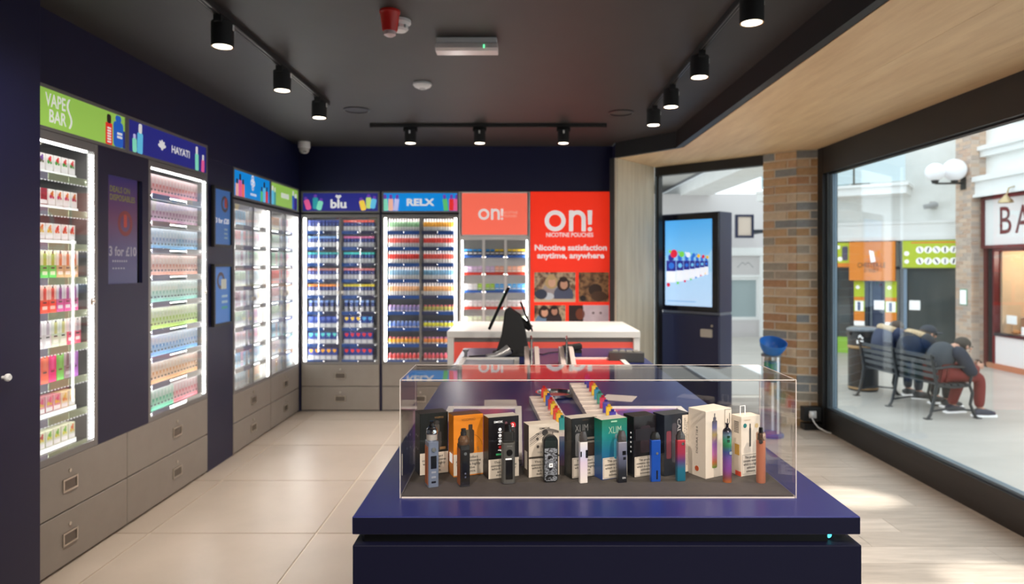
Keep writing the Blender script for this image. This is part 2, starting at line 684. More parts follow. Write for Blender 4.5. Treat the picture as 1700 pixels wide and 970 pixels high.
B(2.636, 2.644, -2.5, 5.715, 0.205, 2.165).build('pane', GLASS, wn)
struct(B(2.62, 2.72, -2.5, 5.88, -0.56, 0.0).build('wall_right', BLACK))

# ------------------------------------------------------------------ near cupboard at the left edge
cb = thing('storage_cupboard', 'tall plain navy cupboard with a small round knob at the left edge', 'cupboard', (0, 0, 0))
MB().box(-2.095, -1.97, 0.6, 2.78, 0, CH - 0.002).box(-2.495, -2.096, 0.605, 2.712, 0, 2.2).build('body', NAVY, cb)
B(-1.97, -1.95, 1.70, 2.78, 0.02, CH - 0.01).build('door', NAVY, cb, bevel=0.002)
B(-1.97, -1.95, 0.62, 1.694, 0.02, CH - 0.01).build('door', NAVY, cb, bevel=0.002)
kn = MB().lathe([(0.006, 0), (0.006, 0.012), (0.014, 0.016), (0.015, 0.024), (0.010, 0.03)], n=14)
kn.xf(Matrix.Translation((-1.95, 2.575, 0.975)) @ Matrix.Rotation(R(90), 4, 'Y'))
lab(kn.build('knob', WHITEM, cb, smooth=40), 'small white round knob')

# ================================================================== CABINETS
def frame_of(x0, y0, rz):
    return Matrix.Translation((x0, y0, 0)) @ Matrix.Rotation(rz, 4, 'Z')


def drawer_front(parent, x0, x1, z0, z1, hx=None):
    d = B(x0, x1, -0.0, 0.018, z0, z1).build('drawer', TAUPE, parent, bevel=0.0025, seg=1)
    hx = (x0 + x1) / 2 if hx is None else hx
    hz = (z0 + z1) / 2 - 0.004
    hw, hh = 0.052, 0.03
    h = MB()
    h.box(hx - hw, hx + hw, -0.006, 0, hz + hh - 0.008, hz + hh)
    h.box(hx - hw, hx + hw, -0.006, 0, hz - hh, hz - hh + 0.008)
    h.box(hx - hw, hx - hw + 0.008, -0.006, 0, hz - hh + 0.008, hz + hh - 0.008)
    h.box(hx + hw - 0.008, hx + hw, -0.006, 0, hz - hh + 0.008, hz + hh - 0.008)
    h.box(hx - hw + 0.008, hx + hw - 0.008, -0.002, 0, hz - hh + 0.008, hz + hh - 0.008, 1)
    h.build('handle', [NICKEL, mat((0.16, 0.14, 0.12), 0.4, 0.6)], d)
    MB().tube((hx, -0.004, hz + 0.062), (hx, 0, hz + 0.062), 0.009, n=10).build('lock', NICKEL, d)
    return d


RAILC = {'blue': mat(rgb(52, 96, 176), 0.4), 'green': mat(rgb(168, 180, 150), 0.4), 'lilac': mat(rgb(160, 160, 184), 0.35), 'clear': SHELFG, 'red': mat(rgb(206, 60, 44), 0.4),
         'dark': mat(rgb(70, 76, 110), 0.4), 'white': WHITEM}


def price_rail(sh, x0, x1, z, cols, beads=False, ht=0.028):
    """a sloping ticket strip along the shelf edge, made of lengths of different colours"""
    r = MB()
    n = len(cols)
    for i, c in enumerate(cols):
        a, b = x0 + (x1 - x0) * i / n, x0 + (x1 - x0) * (i + 1) / n
        r.box(a + 0.002, b - 0.002, 0.012, 0.016, z - ht, z + 0.006, i)
    r.build('price_rail', [RAILC[c] for c in cols], sh)
    if beads:
        q = MB()
        nb = int((x1 - x0) / 0.022)
        for i in range(nb):
            cx = x0 + (x1 - x0) * (i + 0.5) / nb
            q.box(cx - 0.005, cx + 0.005, 0.010, 0.012, z - ht - 0.004, z - ht + 0.001)
        tag(q.build('light_beads', LEDW, sh), kind='stuff')


TOPL = emitmat('top_glow', (1.0, 0.97, 0.93), 14)
LEDW = emitmat('glint_bead', (1.0, 0.98, 0.95), 0.9)


def glass_cabinet(name, label, x0, y0, rz, wd, zb, zt, top, shelves, ncol=2, depth=0.34, drawers=(), header=None, fm=None, inner=None,
                  rails=('blue', 'blue'), led=None, beads=False, doors=1, hx=None, tray=None, st=0.022, ledw=0.02):
    fm = fm or FRAMEG
    inner = inner or INNER
    led = led or (('l', 'R') if rz else ('L', 'R'))
    t = thing(name, label, 'cabinet', (x0, y0, 0), rz)
    c = MB()
    c.box(0, wd, depth - 0.015, depth, zb, zt)
    c.box(0, 0.012, 0.03, depth - 0.015, zb, zt)
    c.box(wd - 0.012, wd, 0.03, depth - 0.015, zb, zt)
    c.box(0.012, wd - 0.012, 0.03, depth - 0.015, zb, zb + 0.015)
    c.box(0.012, wd - 0.012, 0.03, depth - 0.015, zt - 0.015, zt)
    c.build('carcass', inner, t)
    f = MB()
    f.box(0, st, 0, 0.03, zb, zt)
    f.box(wd - st, wd, 0, 0.03, zb, zt)
    f.box(st, wd - st, 0, 0.03, zb, zb + st)
    f.box(st, wd - st, 0, 0.03, zt - st * 1.4, zt)
    f.build('frame', fm, t, bevel=0.001, seg=1)
    cw = (wd - 2 * st) / ncol
    for i in range(1, ncol):
        B(st + cw * i - 0.011, st + cw * i + 0.011, 0.0, 0.03, zb + st, zt - st * 1.4).build('mullion', fm, t)
    for si, z in enumerate(shelves):
        sh = B(0.013, wd - 0.013, 0.018, depth - 0.016, z - 0.006, z).build('shelf', WHITEM if tray is None else tray, t)
        B(st + ledw + 0.006, wd - st - ledw - 0.006, 0.019, 0.025, z - 0.0105, z - 0.0065).build('shelf_fill_glow', FILL_GLOW, sh)  # glow strip added behind the rail to brighten the shelf below
        price_rail(sh, st + ledw + 0.004, wd - st - ledw - 0.004, z, rails, beads)
    for s in led:
        a = st + 0.001 if s == 'L' else wd - st - ledw - 0.001
        if s == 'l':      # tucked behind the stile, facing into the cabinet
            B(0.0125, 0.021, 0.031, 0.043, zb + st + 0.005, zt - st * 1.4 - 0.005).build('led_strip', LEDH, t)
            continue
        l = B(a, a + ledw, 0.008, 0.016, zb + st + 0.005, zt - st * 1.4 - 0.005).build('led_strip', LEDS if beads else LED, t)
        if beads:
            q = MB()
            n = int((zt - zb) / 0.0165)
            for i in range(n):
                z = zb + st + 0.012 + i * 0.0165
                if z < zt - st * 2:
                    q.box(a + 0.003, a + ledw - 0.003, 0.005, 0.008, z, z + 0.008)
            tag(q.build('light_beads', LEDB, l), kind='stuff')
    if beads:
        B(st + ledw + 0.004, wd - st - ledw - 0.004, 0.012, 0.024, zt - st * 1.4 - 0.008, zt - st * 1.4 - 0.002).build('top_glow', TOPL, t)
    else:      # fill strip added out of sight behind the top rail
        B(0.03, wd - 0.03, 0.032, 0.044, zt - 0.026, zt - 0.0175).build('top_glow', FILL_GLOW, t)
    dw = (wd - 2 * st) / doors
    for i in range(doors):
        g = B(st + dw * i + 0.0015, st + dw * (i + 1) - 0.0015, -0.0005, 0.0045, zb + st + 0.001, zt - st * 1.4 - 0.001).build('glass_door', DOORG, t)
        lx = st + dw * (i + 1) - 0.02 if i == 0 else st + dw * i + 0.02
        k = MB().tube((lx, -0.014, (zb + zt) / 2 - 0.03), (lx, -0.001, (zb + zt) / 2 - 0.03), 0.010, n=10)
        k.box(lx - 0.012, lx + 0.012, -0.006, -0.001, (zb + zt) / 2 - 0.045, (zb + zt) / 2 - 0.015)
        k.build('lock', NICKEL, g)
    if drawers:
        B(0.002, wd - 0.002, 0.018, depth, 0.0, drawers[-1][1]).build('drawer_carcass', INNERD, t)
        for a, b in drawers:
            drawer_front(t, 0.003, wd - 0.003, a, b, hx)
    return t


def lightbox(parent, x0, x1, z0, z1, pm, fm=None, y=0.0, th=0.03, bw=0.016):
    fm = fm or FRAMEG
    f = MB()
    f.box(x0, x1, y, y + th, z1 - bw, z1)
    f.box(x0, x1, y, y + th, z0, z0 + bw)
    f.box(x0, x0 + bw, y, y + th, z0 + bw, z1 - bw)
    f.box(x1 - bw, x1, y, y + th, z0 + bw, z1 - bw)
    f.box(x0, x1, y + th, y + 0.09, z0, z1)
    fr = f.build('sign_frame', fm, parent)
    s = B(x0 + bw, x1 - bw, y + 0.004, y + th - 0.001, z0 + bw, z1 - bw).build('sign_panel', pm, parent)
    return s


def art(parent, pieces, y, mats, name='printed_picture'):
    """flat printed shapes, each its own piece; piece: (outline, material number)"""
    for i, (pts, m) in enumerate(pieces):
        mb = MB()
        flat(mb, pts, y - 0.00012 * (i + 1), 0)
        mb.build(name, mats[m], parent)


def vape_art(cx, z0, w, h, tilt=0.0, cap=0.22, r=0.3):
    """outline pieces of one printed vape: body + mouthpiece"""
    c, s = math.cos(tilt), math.sin(tilt)

    def tr(pts):
        return [(cx + p[0] * c - p[1] * s, z0 + p[0] * s + p[1] * c) for p in pts]
    return tr(rrect(-w / 2, w / 2, 0, h * (1 - cap), w * r)), tr(rrect(-w * 0.3, w * 0.3, h * (1 - cap) - 0.003, h, w * 0.2))


E = 0.55       # glow of the backlit signs
sig = lambda r, g, b, e=E: mat(rgb(r, g, b), 0.4, 0, e)
SG = {'lime': sig(150, 196, 84), 'navy': sig(34, 38, 128), 'sky': sig(0, 138, 222), 'red': sig(226, 46, 42), 'blue': sig(30, 92, 190),
      'white': PRINTW, 'mint': sig(130, 220, 190), 'pink': sig(232, 92, 150), 'cyan': sig(96, 190, 230), 'yellow': sig(240, 200, 70),
      'purple': sig(110, 60, 170), 'coral': sig(252, 112, 90), 'orange': sig(246, 50, 24), 'green': sig(90, 190, 110), 'dark': mat(rgb(60, 40, 40), 0.5),
      'teal': sig(40, 150, 160), 'peach': sig(240, 180, 160), 'lilac': sig(190, 190, 235)}

QL = R(90)
# ------------------------------------------------------------------ UNIT A on the left wall (glass, media panel, glass)
shA = [1.81 - 0.158 * i for i in range(9)]
A1 = glass_cabinet('glazed_cabinet', 'nearest glazed wall cabinet with white beaded lights, under the lime green sign', LX, 2.72, QL, 0.683, 0.505, 1.998, 2.2,
                   shA, ncol=1, rails=('clear', 'lilac', 'green', 'green'), beads=True, ledw=0.03, st=0.03, tray=SHELFG, inner=mat(rgb(120, 118, 118), 0.45))
A2 = glass_cabinet('glazed_cabinet', 'glazed wall cabinet of slim pastel cartons under the dark blue peacock sign', LX, 3.868, QL, 0.732, 0.505, 1.998, 2.2,
                   shA, ncol=1, rails=('lilac', 'clear', 'white'), beads=True, ledw=0.03, st=0.026, doors=1, tray=SHELFG)

mp = thing('media_panel', 'dark navy wall panel with an upright screen between two glazed cabinets', 'panel', (LX, 3.404, 0), QL)
W = 0.462
q = MB()
sx0, sx1, sz0, sz1 = 0.085, 0.40, 1.30, 1.865
q.box(0, W, 0, 0.03, 0.505, sz0)
q.box(0, W, 0, 0.03, sz1, 1.998)
q.box(0, sx0, 0, 0.03, sz0, sz1)
q.box(sx1, W, 0, 0.03, sz0, sz1)
q.box(0, W, 0.03, 0.06, 0.505, 1.998)
q.build('panel', NAVY, mp)
scr = B(sx0, sx1 - 0.03, 0.012, 0.029, sz0, sz1).build('screen', gradmat('dim_screen', [(0, rgb(40, 44, 92)), (0.35, rgb(52, 46, 96)), (0.62, rgb(84, 46, 84)), (1.0, rgb(46, 44, 100))], 'Z', 0.3, 0, 0.28), mp)
B(sx1 - 0.03, sx1, 0.018, 0.029, sz0, sz1).build('screen_edge', BLACKG, mp)
dimw = mat(rgb(150, 146, 160), 0.5, 0, 0.25)
dimy = mat(rgb(120, 120, 60), 0.5, 0, 0.25)
dimo = mat(rgb(170, 66, 50), 0.5, 0, 0.25)
text('DEALS ON\nDISPOSABLES', 0.232, 1.775, 0.23, 0.075, dimy, scr, y=0.0115, bold=0.02, align='LEFT')
text('3 for £10', 0.236, 1.472, 0.25, 0.052, dimw, scr, y=0.0115, bold=0.025)
g = MB()
ring(g, 0.255, 1.622, 0.045, 0.068, 0.0115, 0, 26)
flat(g, rrect(0.24, 0.27, 1.60, 1.67, 0.01), 0.0112, 1)
g.build('printed_picture', [mat(rgb(120, 52, 52), 0.5, 0, 0.2), dimo], scr)
g = MB()
for i in range(7):
    flat(g, rrect(0.14 + 0.02 * i, 0.152 + 0.02 * i, 1.415, 1.425, 0.002), 0.0115)
    if i < 5:
        flat(g, rrect(0.14 + 0.024 * i, 0.154 + 0.024 * i, 1.378, 1.386, 0.002), 0.0115)
tag(g.build('small_print', dimw, scr), kind='stuff')
# header signs of unit A
h1 = thing('sign_lightbox', 'lime green shop sign with white stacked lettering high on the left wall', 'sign', (LX, 2.72, 0), QL)
s1 = lightbox(h1, 0, 0.938, 2.0, 2.203, SG['lime'])
# stacked logo: two short rows and one tall S shared by both
lx, lz = 0.39, 2.105
text('VAPE', lx - 0.012, lz + 0.035, 0.135, 0.06, PRINTW, s1, y=0.0035, bold=0.012)
text('BAR', lx + 0.004, lz - 0.035, 0.115, 0.058, PRINTW, s1, y=0.0035, bold=0.012)
ts = MB()
pts = []
for i in range(15):
    t_ = i / 14
    zz = lz + 0.068 - 0.136 * t_
    pts.append((lx + 0.083 + 0.014 * math.sin(2 * PI * t_ + PI), 0.0035, zz))
for p, q_ in zip(pts, pts[1:]):
    ts.poly([(p[0] - 0.006, 0.0033, p[2]), (q_[0] - 0.006, 0.0033, q_[2]), (q_[0] + 0.006, 0.0033, q_[2]), (p[0] + 0.006, 0.0033, p[2])])
ts.build('lettering', PRINTW, s1)
b1, c1 = vape_art(0.78, 2.018, 0.058, 0.155, 0, 0.28, 0.12)
b2, c2 = vape_art(0.862, 2.018, 0.088, 0.165, 0, 0.2, 0.25)
art(s1, [(rrect(0.90, 0.921, 2.018, 2.11, 0.001), 4), (b2, 2), (c2, 2), (b1, 0), (c1, 1)], 0.0035, [SG['red'], SG['dark'], SG['blue'], PRINTW, SG['navy']])
g = MB()
for k in range(6):
    flat(g, rrect(0.765, 0.797, 2.028 + 0.014 * k, 2.037 + 0.014 * k, 0.002), 0.0024)
for k in range(2):
    flat(g, rrect(0.85, 0.895, 2.065 + 0.018 * k, 2.077 + 0.018 * k, 0.002), 0.0024)
tag(g.build('small_print', PRINTW, s1), kind='stuff')
h2 = thing('sign_lightbox', 'dark blue shop sign with a white peacock logo on the left wall', 'sign', (LX, 3.66, 0), QL)
s2 = lightbox(h2, 0, 0.94, 2.0, 2.203, SG['navy'])
text('HAYATI', 0.585, 2.103, 0.225, 0.045, PRINTW, s2, y=0.0035, bold=0.022)
fan = MB()
for i, a_ in enumerate((-75, -38, 0, 38, 75)):
    aa = R(90 - a_)
    fx, fz = 0.36 + 0.024 * math.cos(aa), 2.093 + 0.024 * math.sin(aa)
    flat(fan, [(fx + 0.021 * math.cos(t0) * math.cos(aa) - 0.0095 * math.sin(t0) * math.sin(aa), fz + 0.021 * math.cos(t0) * math.sin(aa) + 0.0095 * math.sin(t0) * math.cos(aa)) for t0 in [2 * PI * j / 12 for j in range(12)]], 0.0034 - 0.0001 * i)
flat(fan, disc(0.36, 2.088, 0.013), 0.0028)
fan.build('logo', PRINTW, s2)
v1, k1 = vape_art(0.075, 2.017, 0.042, 0.10, 0.03)
v2, k2 = vape_art(0.125, 2.017, 0.055, 0.165, -0.03, 0.3, 0.2)
v3, k3 = vape_art(0.795, 2.017, 0.046, 0.155, 0.02, 0.3, 0.2)
v4, k4 = vape_art(0.875, 2.017, 0.040, 0.115, -0.05, 0.3, 0.2)
art(s2, [(v1, 0), (k1, 1), (v2, 2), (k2, 3), (v3, 0), (k3, 3), (v4, 4), (k4, 3)], 0.0035, [SG['mint'], SG['lilac'], SG['cyan'], PRINTW, SG['pink']])

# drawer bases of unit A
for nm, yy, wd, lb in (('nearest', 2.72, 0.938, 'grey two-drawer base unit, nearest on the left wall, under the lime sign'), ('second', 3.66, 0.942, 'grey two-drawer base unit under the peacock-signed cabinet')):
    d = thing('drawer_unit', lb, 'drawers', (LX, yy, 0), QL)
    B(0.003, wd - 0.003, 0.018, 0.34, 0, 0.503).build('carcass', INNERD, d)
    hx = None if wd < 0.94 else 0.53
    drawer_front(d, 0.002, wd - 0.002, 0.262, 0.503, 0.47 if hx is None else hx)
    drawer_front(d, 0.002, wd - 0.002, 0.012, 0.256, 0.47 if hx is None else hx)

# ------------------------------------------------------------------ two framed posters on the pier
PB = sig(70, 128, 206, 0.12)
for zc, zh, lb, kind in ((1.735, 0.42, 'upper black-framed blue poster with a price on the navy pier', 0), (1.19, 0.43, 'lower black-framed blue poster with a ring picture on the navy pier', 1)):
    p = thing('poster_frame', lb, 'poster', (LX, 4.655, 0), QL)
    z0, z1 = zc - zh / 2, zc + zh / 2
    f = MB()
    x1 = 0.30
    f.box(0, x1, -0.022, 0.0, z1 - 0.018, z1)
    f.box(0, x1, -0.022, 0.0, z0, z0 + 0.018)
    f.box(0, 0.018, -0.022, 0.0, z0 + 0.018, z1 - 0.018)
    f.box(x1 - 0.018, x1, -0.022, 0.0, z0 + 0.018, z1 - 0.018)
    f.build('frame', BLACK, p)
    s = B(0.018, x1 - 0.018, -0.010, 0.0, z0 + 0.018, z1 - 0.018).build('poster_sheet', PB, p)
    a_ = MB()
    if kind == 0:
        ring(a_, 0.19, z1 - 0.115, 0.036, 0.058, -0.0106, 0)
        flat(a_, rrect(0.185, 0.225, z1 - 0.14, z1 - 0.07, 0.008), -0.0109, 1)
        text('3 for £20', 0.152, z0 + 0.185, 0.215, 0.036, PRINTW, s, y=-0.0106, bold=0.02)
        for i in range(3):
            flat(a_, rrect(0.18, 0.235, z0 + 0.12 - 0.03 * i, z0 + 0.133 - 0.03 * i, 0.003), -0.0106, 2)
    else:
        ring(a_, 0.125, z1 - 0.115, 0.036, 0.06, -0.0106, 0)
        flat(a_, rrect(0.13, 0.215, z1 - 0.175, z1 - 0.105, 0.006), -0.0109, 3)
        for i in range(3):
            flat(a_, rrect(0.14, 0.235, z0 + 0.195 - 0.04 * i, z0 + 0.213 - 0.04 * i, 0.004), -0.0106, 2 if i < 2 else 4)
    a_.build('printed_picture', [mat(rgb(92, 84, 100), 0.5), mat(rgb(206, 88, 78), 0.5), mat(rgb(170, 205, 232), 0.5), mat(rgb(214, 222, 214), 0.5), mat(rgb(80, 170, 170), 0.5)], s)

# ------------------------------------------------------------------ the two cabinets at the far end of the left wall
shB = [1.70 - 0.1555 * i for i in range(9)]
B1 = glass_cabinet('glazed_cabinet', 'glazed cabinet on the left wall under the sky blue sign with a flame logo', LX, 5.02, QL, 0.748, 0.445, 1.885, 2.12, shB, ncol=2,
                   rails=('white', 'lilac', 'clear', 'white'), drawers=((0.232, 0.443), (0.012, 0.226)), doors=2, tray=SHELFG, ledw=0.026)
hb = lightbox(B1, 0, 0.748, 1.90, 2.122, SG['sky'])
fl_ = MB()
for dx, dz, rr in ((0, 0.05, 0.022), (-0.018, 0.012, 0.024), (0.02, 0.008, 0.024), (0, -0.03, 0.02)):
    ring(fl_, 0.37 + dx, 2.035 + dz, rr * 0.45, rr, 0.0033, 0, 14)
fl_.build('logo', PRINTW, hb)
text('TURBO', 0.385, 1.953, 0.13, 0.026, PRINTW, hb, y=0.0035, bold=0.01) if False else None
g = MB()
for i in range(5):
    flat(g, rrect(0.325 + 0.025 * i, 0.343 + 0.025 * i, 1.945, 1.965, 0.004), 0.0035)
tag(g.build('small_print', PRINTW, hb), kind='stuff')
pc = []
for cx, w_, h_, col in ((0.07, 0.05, 0.13, 0), (0.125, 0.055, 0.17, 1), (0.18, 0.05, 0.135, 2), (0.555, 0.05, 0.12, 3), (0.61, 0.055, 0.165, 4), (0.665, 0.05, 0.13, 5)):
    b_, c_ = vape_art(cx, 1.917, w_, h_, 0, 0.28, 0.15)
    pc += [(b_, col), (c_, 6)]
art(hb, pc, 0.0035, [SG['peach'], SG['pink'], SG['coral'], SG['green'], SG['cyan'], SG['red'], SG['dark']])
B2 = glass_cabinet('glazed_cabinet', 'glazed cabinet in the far left corner under the small lime green sign', LX, 5.772, QL, 0.732, 0.445, 1.885, 2.12, shB, ncol=2,
                   rails=('clear', 'white', 'clear', 'lilac'), drawers=((0.232, 0.443), (0.012, 0.226)), doors=2, tray=SHELFG, ledw=0.026)
hb = lightbox(B2, 0, 0.732, 1.90, 2.122, SG['lime'])
g = MB()
for i in range(6):
    flat(g, rrect(0.262 + 0.034 * i, 0.288 + 0.034 * i, 1.995, 2.04, 0.006), 0.0035)
tag(g.build('small_print', PRINTW, hb), kind='stuff')
pc = []
for cx, w_, h_, col in ((0.05, 0.06, 0.16, 0), (0.105, 0.04, 0.15, 1), (0.58, 0.06, 0.17, 2), (0.65, 0.09, 0.15, 3)):
    b_, c_ = vape_art(cx, 1.917, w_, h_, 0, 0.25, 0.2)
    pc += [(b_, col), (c_, 4)]
art(hb, pc, 0.0035, [SG['cyan'], SG['teal'], SG['blue'], SG['navy'], PRINTW])

# ------------------------------------------------------------------ back wall cabinets
shC = [1.722 - 0.1548 * i for i in range(9)]
DR = ((0.240, 0.447), (0.012, 0.234))
C1 = glass_cabinet('glazed_cabinet', 'glazed back-wall cabinet of navy packs under the navy sign, long white light streaks on it', -2.086, BY, 0, 0.749, 0.45, 1.885, 2.1, shC, ncol=2,
                   rails=('blue', 'dark', 'blue', 'dark'), drawers=DR, doors=2, led=('L',), tray=WHITEM, inner=INNERD)
hb = lightbox(C1, 0, 0.749, 1.90, 2.103, SG['navy'])
text('blu', 0.355, 1.985, 0.15, 0.085, PRINTW, hb, y=0.0035, bold=0.03)
flat_ = MB()
flat(flat_, disc(0.43, 1.952, 0.006), 0.0035)
flat(flat_, [(0.355, 2.03), (0.385, 2.055), (0.375, 2.072), (0.355, 2.064), (0.335, 2.072), (0.325, 2.055)], 0.0035)
flat_.build('logo', PRINTW, hb)
pc = []
for cx, z0, tl, h_, col in ((0.075, 1.93, 0.3, 0.125, 0), (0.135, 1.935, 0.0, 0.14, 1), (0.165, 1.925, -0.25, 0.115, 2), (0.60, 1.922, 0.25, 0.125, 3), (0.645, 1.94, 0.0, 0.135, 4), (0.68, 1.94, -0.2, 0.12, 5)):
    b_, c_ = vape_art(cx, z0, 0.05, h_, tl, 0.2, 0.35)
    pc += [(b_, col), (c_, 6)]
art(hb, pc, 0.0035, [SG['pink'], SG['teal'], SG['mint'], SG['yellow'], sig(190, 220, 120), SG['cyan'], SG['purple']])

C2 = glass_cabinet('glazed_cabinet', 'glazed back-wall cabinet of white bottles under the bright blue sign', -1.314, BY, 0, 0.737, 0.45, 1.885, 2.1, shC, ncol=2,
                   rails=('blue', 'blue', 'dark', 'blue'), drawers=DR, doors=2, tray=mat(rgb(50, 48, 52), 0.5), inner=INNERD)
hb = lightbox(C2, 0, 0.737, 1.90, 2.103, SG['sky'])
text('RELX', 0.37, 2.00, 0.265, 0.068, PRINTW, hb, y=0.0035, bold=0.035)
pc = [(rrect(0.017, 0.14, 1.917, 2.085, 0.001), 0), (rrect(0.595, 0.72, 1.917, 2.085, 0.001), 0)]
for cx, tl, col in ((0.04, -0.08, 1), (0.085, 0.0, 2), (0.13, 0.12, 3), (0.615, -0.12, 4), (0.665, 0.0, 5), (0.705, 0.08, 6)):
    b_, c_ = vape_art(cx, 1.919, 0.045, 0.155, tl * -1, 0.26, 0.15)
    pc += [(b_, col), (c_, 7)]
art(hb, pc, 0.0035, [SG['sky'], SG['mint'], SG['peach'], SG['lilac'], SG['green'], SG['red'], SG['pink'], SG['purple']])

# pouch cabinet under the coral sign
C3 = thing('pouch_cabinet', 'white three-column display cabinet under the coral sign on the back wall', 'cabinet', (-0.574, BY, 0), 0)
W = 0.676
c = MB()
c.box(0, W, 0.30, 0.315, 0, 1.66)
c.box(0, 0.012, 0.03, 0.30, 0, 1.66)
c.box(W - 0.012, W, 0.03, 0.30, 0, 1.66)
c.box(0, W, 0.03, 0.30, 1.648, 1.66)
c.build('carcass', INNER, C3)
f = MB()
f.box(0, 0.022, 0, 0.03, 0, 2.1)
f.box(W - 0.022, W, 0, 0.03, 0, 2.1)
f.box(0.022, W - 0.022, 0, 0.03, 1.64, 1.672)
f.build('frame', WHITE, C3)
for i in (1, 2):
    B(0.022 + 0.2107 * i - 0.012, 0.022 + 0.2107 * i + 0.012, 0, 0.03, 0.1, 1.64).build('divider', WHITE, C3)
shD = [1.49, 1.325, 1.155, 0.995, 0.84, 0.68]
for i, z in enumerate(shD):
    sh = B(0.013, W - 0.013, 0.035, 0.30, z - 0.012, z).build('shelf', mat(rgb(150, 148, 146), 0.5), C3)
    B(0.03, W - 0.03, 0.036, 0.042, z - 0.018, z - 0.0125).build('shelf_fill_glow', FILL_GLOW, sh)  # added fill strip tucked under the shelf front
    for k in range(3):
        x0 = 0.026 + 0.2107 * k + 0.012
        B(x0, x0 + 0.178, 0.030, 0.034, z - 0.022, z + 0.004).build('price_rail', RAILC['blue'] if i in (0, 2) else RAILC['red'], sh)
for a_ in (0.023, W - 0.022 - 0.013):
    B(a_, a_ + 0.012, 0.006, 0.016, 0.1, 1.635).build('led_strip', LED, C3)
hb = lightbox(C3, 0.012, W - 0.012, 1.675, 2.1, SG['coral'], fm=WHITE, bw=0.014)


def on_logo(parent, cx, cz, h, y, wide=0.0):
    """round o, arched n and an exclamation mark in even strokes"""
    g = MB()
    st_ = h * 0.2
    r = h / 2
    ring(g, cx - h * 0.62, cz, r - st_, r, y, 0, 30)
    nx = cx + h * 0.44
    rn = h * 0.40
    ring(g, nx, cz + r - rn, rn - st_, rn, y, 0, 20, 0, 180)
    for sx_ in (-1, 1):
        a0 = nx + sx_ * rn if sx_ < 0 else nx + rn - st_
        flat(g, [(a0, cz - r), (a0 + st_, cz - r), (a0 + st_, cz + r - rn), (a0, cz + r - rn)], y - 0.0001 * (sx_ + 2))
    flat(g, [(nx - rn, cz + r - rn), (nx - rn + st_, cz + r - rn), (nx - rn + st_, cz + r), (nx - rn, cz + r)], y - 0.0002)
    ex = nx + rn + h * 0.2
    flat(g, [(ex - st_ * 0.42, cz - r * 0.35), (ex + st_ * 0.42, cz - r * 0.35), (ex + st_ * 0.55, cz + r), (ex - st_ * 0.55, cz + r)], y)
    flat(g, disc(ex, cz - r + st_ * 0.5, st_ * 0.52, 14), y)
    return g.build('lettering', PRINTW, parent)


on_logo(hb, 0.30, 1.885, 0.105, 0.0035)
text('NICOTINE\nPOUCHES', 0.485, 1.885, 0.15, 0.058, mat(rgb(255, 190, 170), 0.5, 0, 0.3), hb, y=0.0035, bold=0.01, align='LEFT')

# large red poster
PO = thing('advert_panel', 'tall red poster panel with a big white logo and four photographs', 'poster', (0.108, BY, 0), 0)
W = 0.785
pn = B(0, W, 0, 0.019, 0.012, 2.1).build('panel', SG['orange'], PO)
on_logo(pn, 0.36, 1.822, 0.20, -0.001)
text('NICOTINE POUCHES', 0.375, 1.688, 0.45, 0.042, PRINTW, pn, bold=0.022)
text('Nicotine satisfaction\nanytime, anywhere', 0.385, 1.52, 0.69, 0.15, PRINTW, pn, bold=0.03)


def photo(x0, x1, z0, z1, m, people, lb):
    ph = B(x0, x1, -0.0015, -0.0002, z0, z1).build('photograph', m, pn)
    lab(ph, lb)
    g = MB()
    mats = []
    y_ = -0.002
    for pts, col in people:
        pts = [(min(max(p[0], x0), x1), min(max(p[1], z0), z1)) for p in pts]
        mm = mat(rgb(*col), 0.5, 0, 0.2)
        if mm not in mats:
            mats.append(mm)
        flat(g, pts, y_, mats.index(mm))
        y_ -= 0.0001
    g.build('printed_picture', mats, ph)


def bust(cx, cz, s, hair, skin, coat, blond=False):
    out = [(disc(cx, cz - 2.3 * s, 1.9 * s, 16, 1.0), coat), (disc(cx, cz - 0.25 * s, 1.25 * s, 16, 1.0), hair), (disc(cx + 0.1 * s, cz - 0.25 * s, 0.92 * s, 14, 0.80), skin),
           (disc(cx, cz + 0.72 * s, 0.52 * s, 12, 1.5), hair)]
    return out


bgA = blotch('cafe_photo', [(0.3, rgb(46, 32, 26)), (0.45, rgb(120, 92, 70)), (0.55, rgb(196, 172, 140)), (0.7, rgb(60, 50, 52))], 14, 0.5, 0.25)
bgB = blotch('street_photo', [(0.3, rgb(40, 28, 22)), (0.45, rgb(110, 78, 52)), (0.58, rgb(160, 120, 80)), (0.7, rgb(70, 52, 40))], 18, 0.5, 0.25)
bgC = blotch('cable_photo', [(0.35, rgb(190, 170, 178)), (0.6, rgb(216, 200, 206))], 4, 0.5, 0.25)
photo(0.035, 0.43, 1.045, 1.33, bgA, bust(0.20, 1.245, 0.05, (200, 170, 120), (224, 180, 150), (170, 160, 160)) + bust(0.315, 1.225, 0.05, (52, 36, 34), (206, 156, 130), (84, 92, 116))
      + [(rrect(0.035, 0.43, 1.045, 1.075, 0.001), (214, 190, 160)), (disc(0.17, 1.10, 0.035, 12, 1.6), (206, 214, 220)), (disc(0.10, 1.12, 0.05, 12, 1.2), (56, 66, 84))], 'photograph of two women laughing at a table')
photo(0.46, 0.75, 1.045, 1.33, bgB, [(disc(0.62, 1.16, 0.06, 14, 1.1), (58, 40, 32)), (disc(0.655, 1.10, 0.05, 12, 1.6), (84, 60, 44)), (disc(0.50, 1.08, 0.03, 10), (40, 34, 34))], 'dark brown street photograph')
photo(0.035, 0.335, 0.72, 1.015, bgA, bust(0.13, 0.955, 0.045, (48, 34, 30), (222, 170, 140), (110, 140, 170)) + bust(0.225, 0.965, 0.04, (34, 26, 26), (190, 140, 116), (50, 42, 46)), 'photograph of a man in a blue shirt')
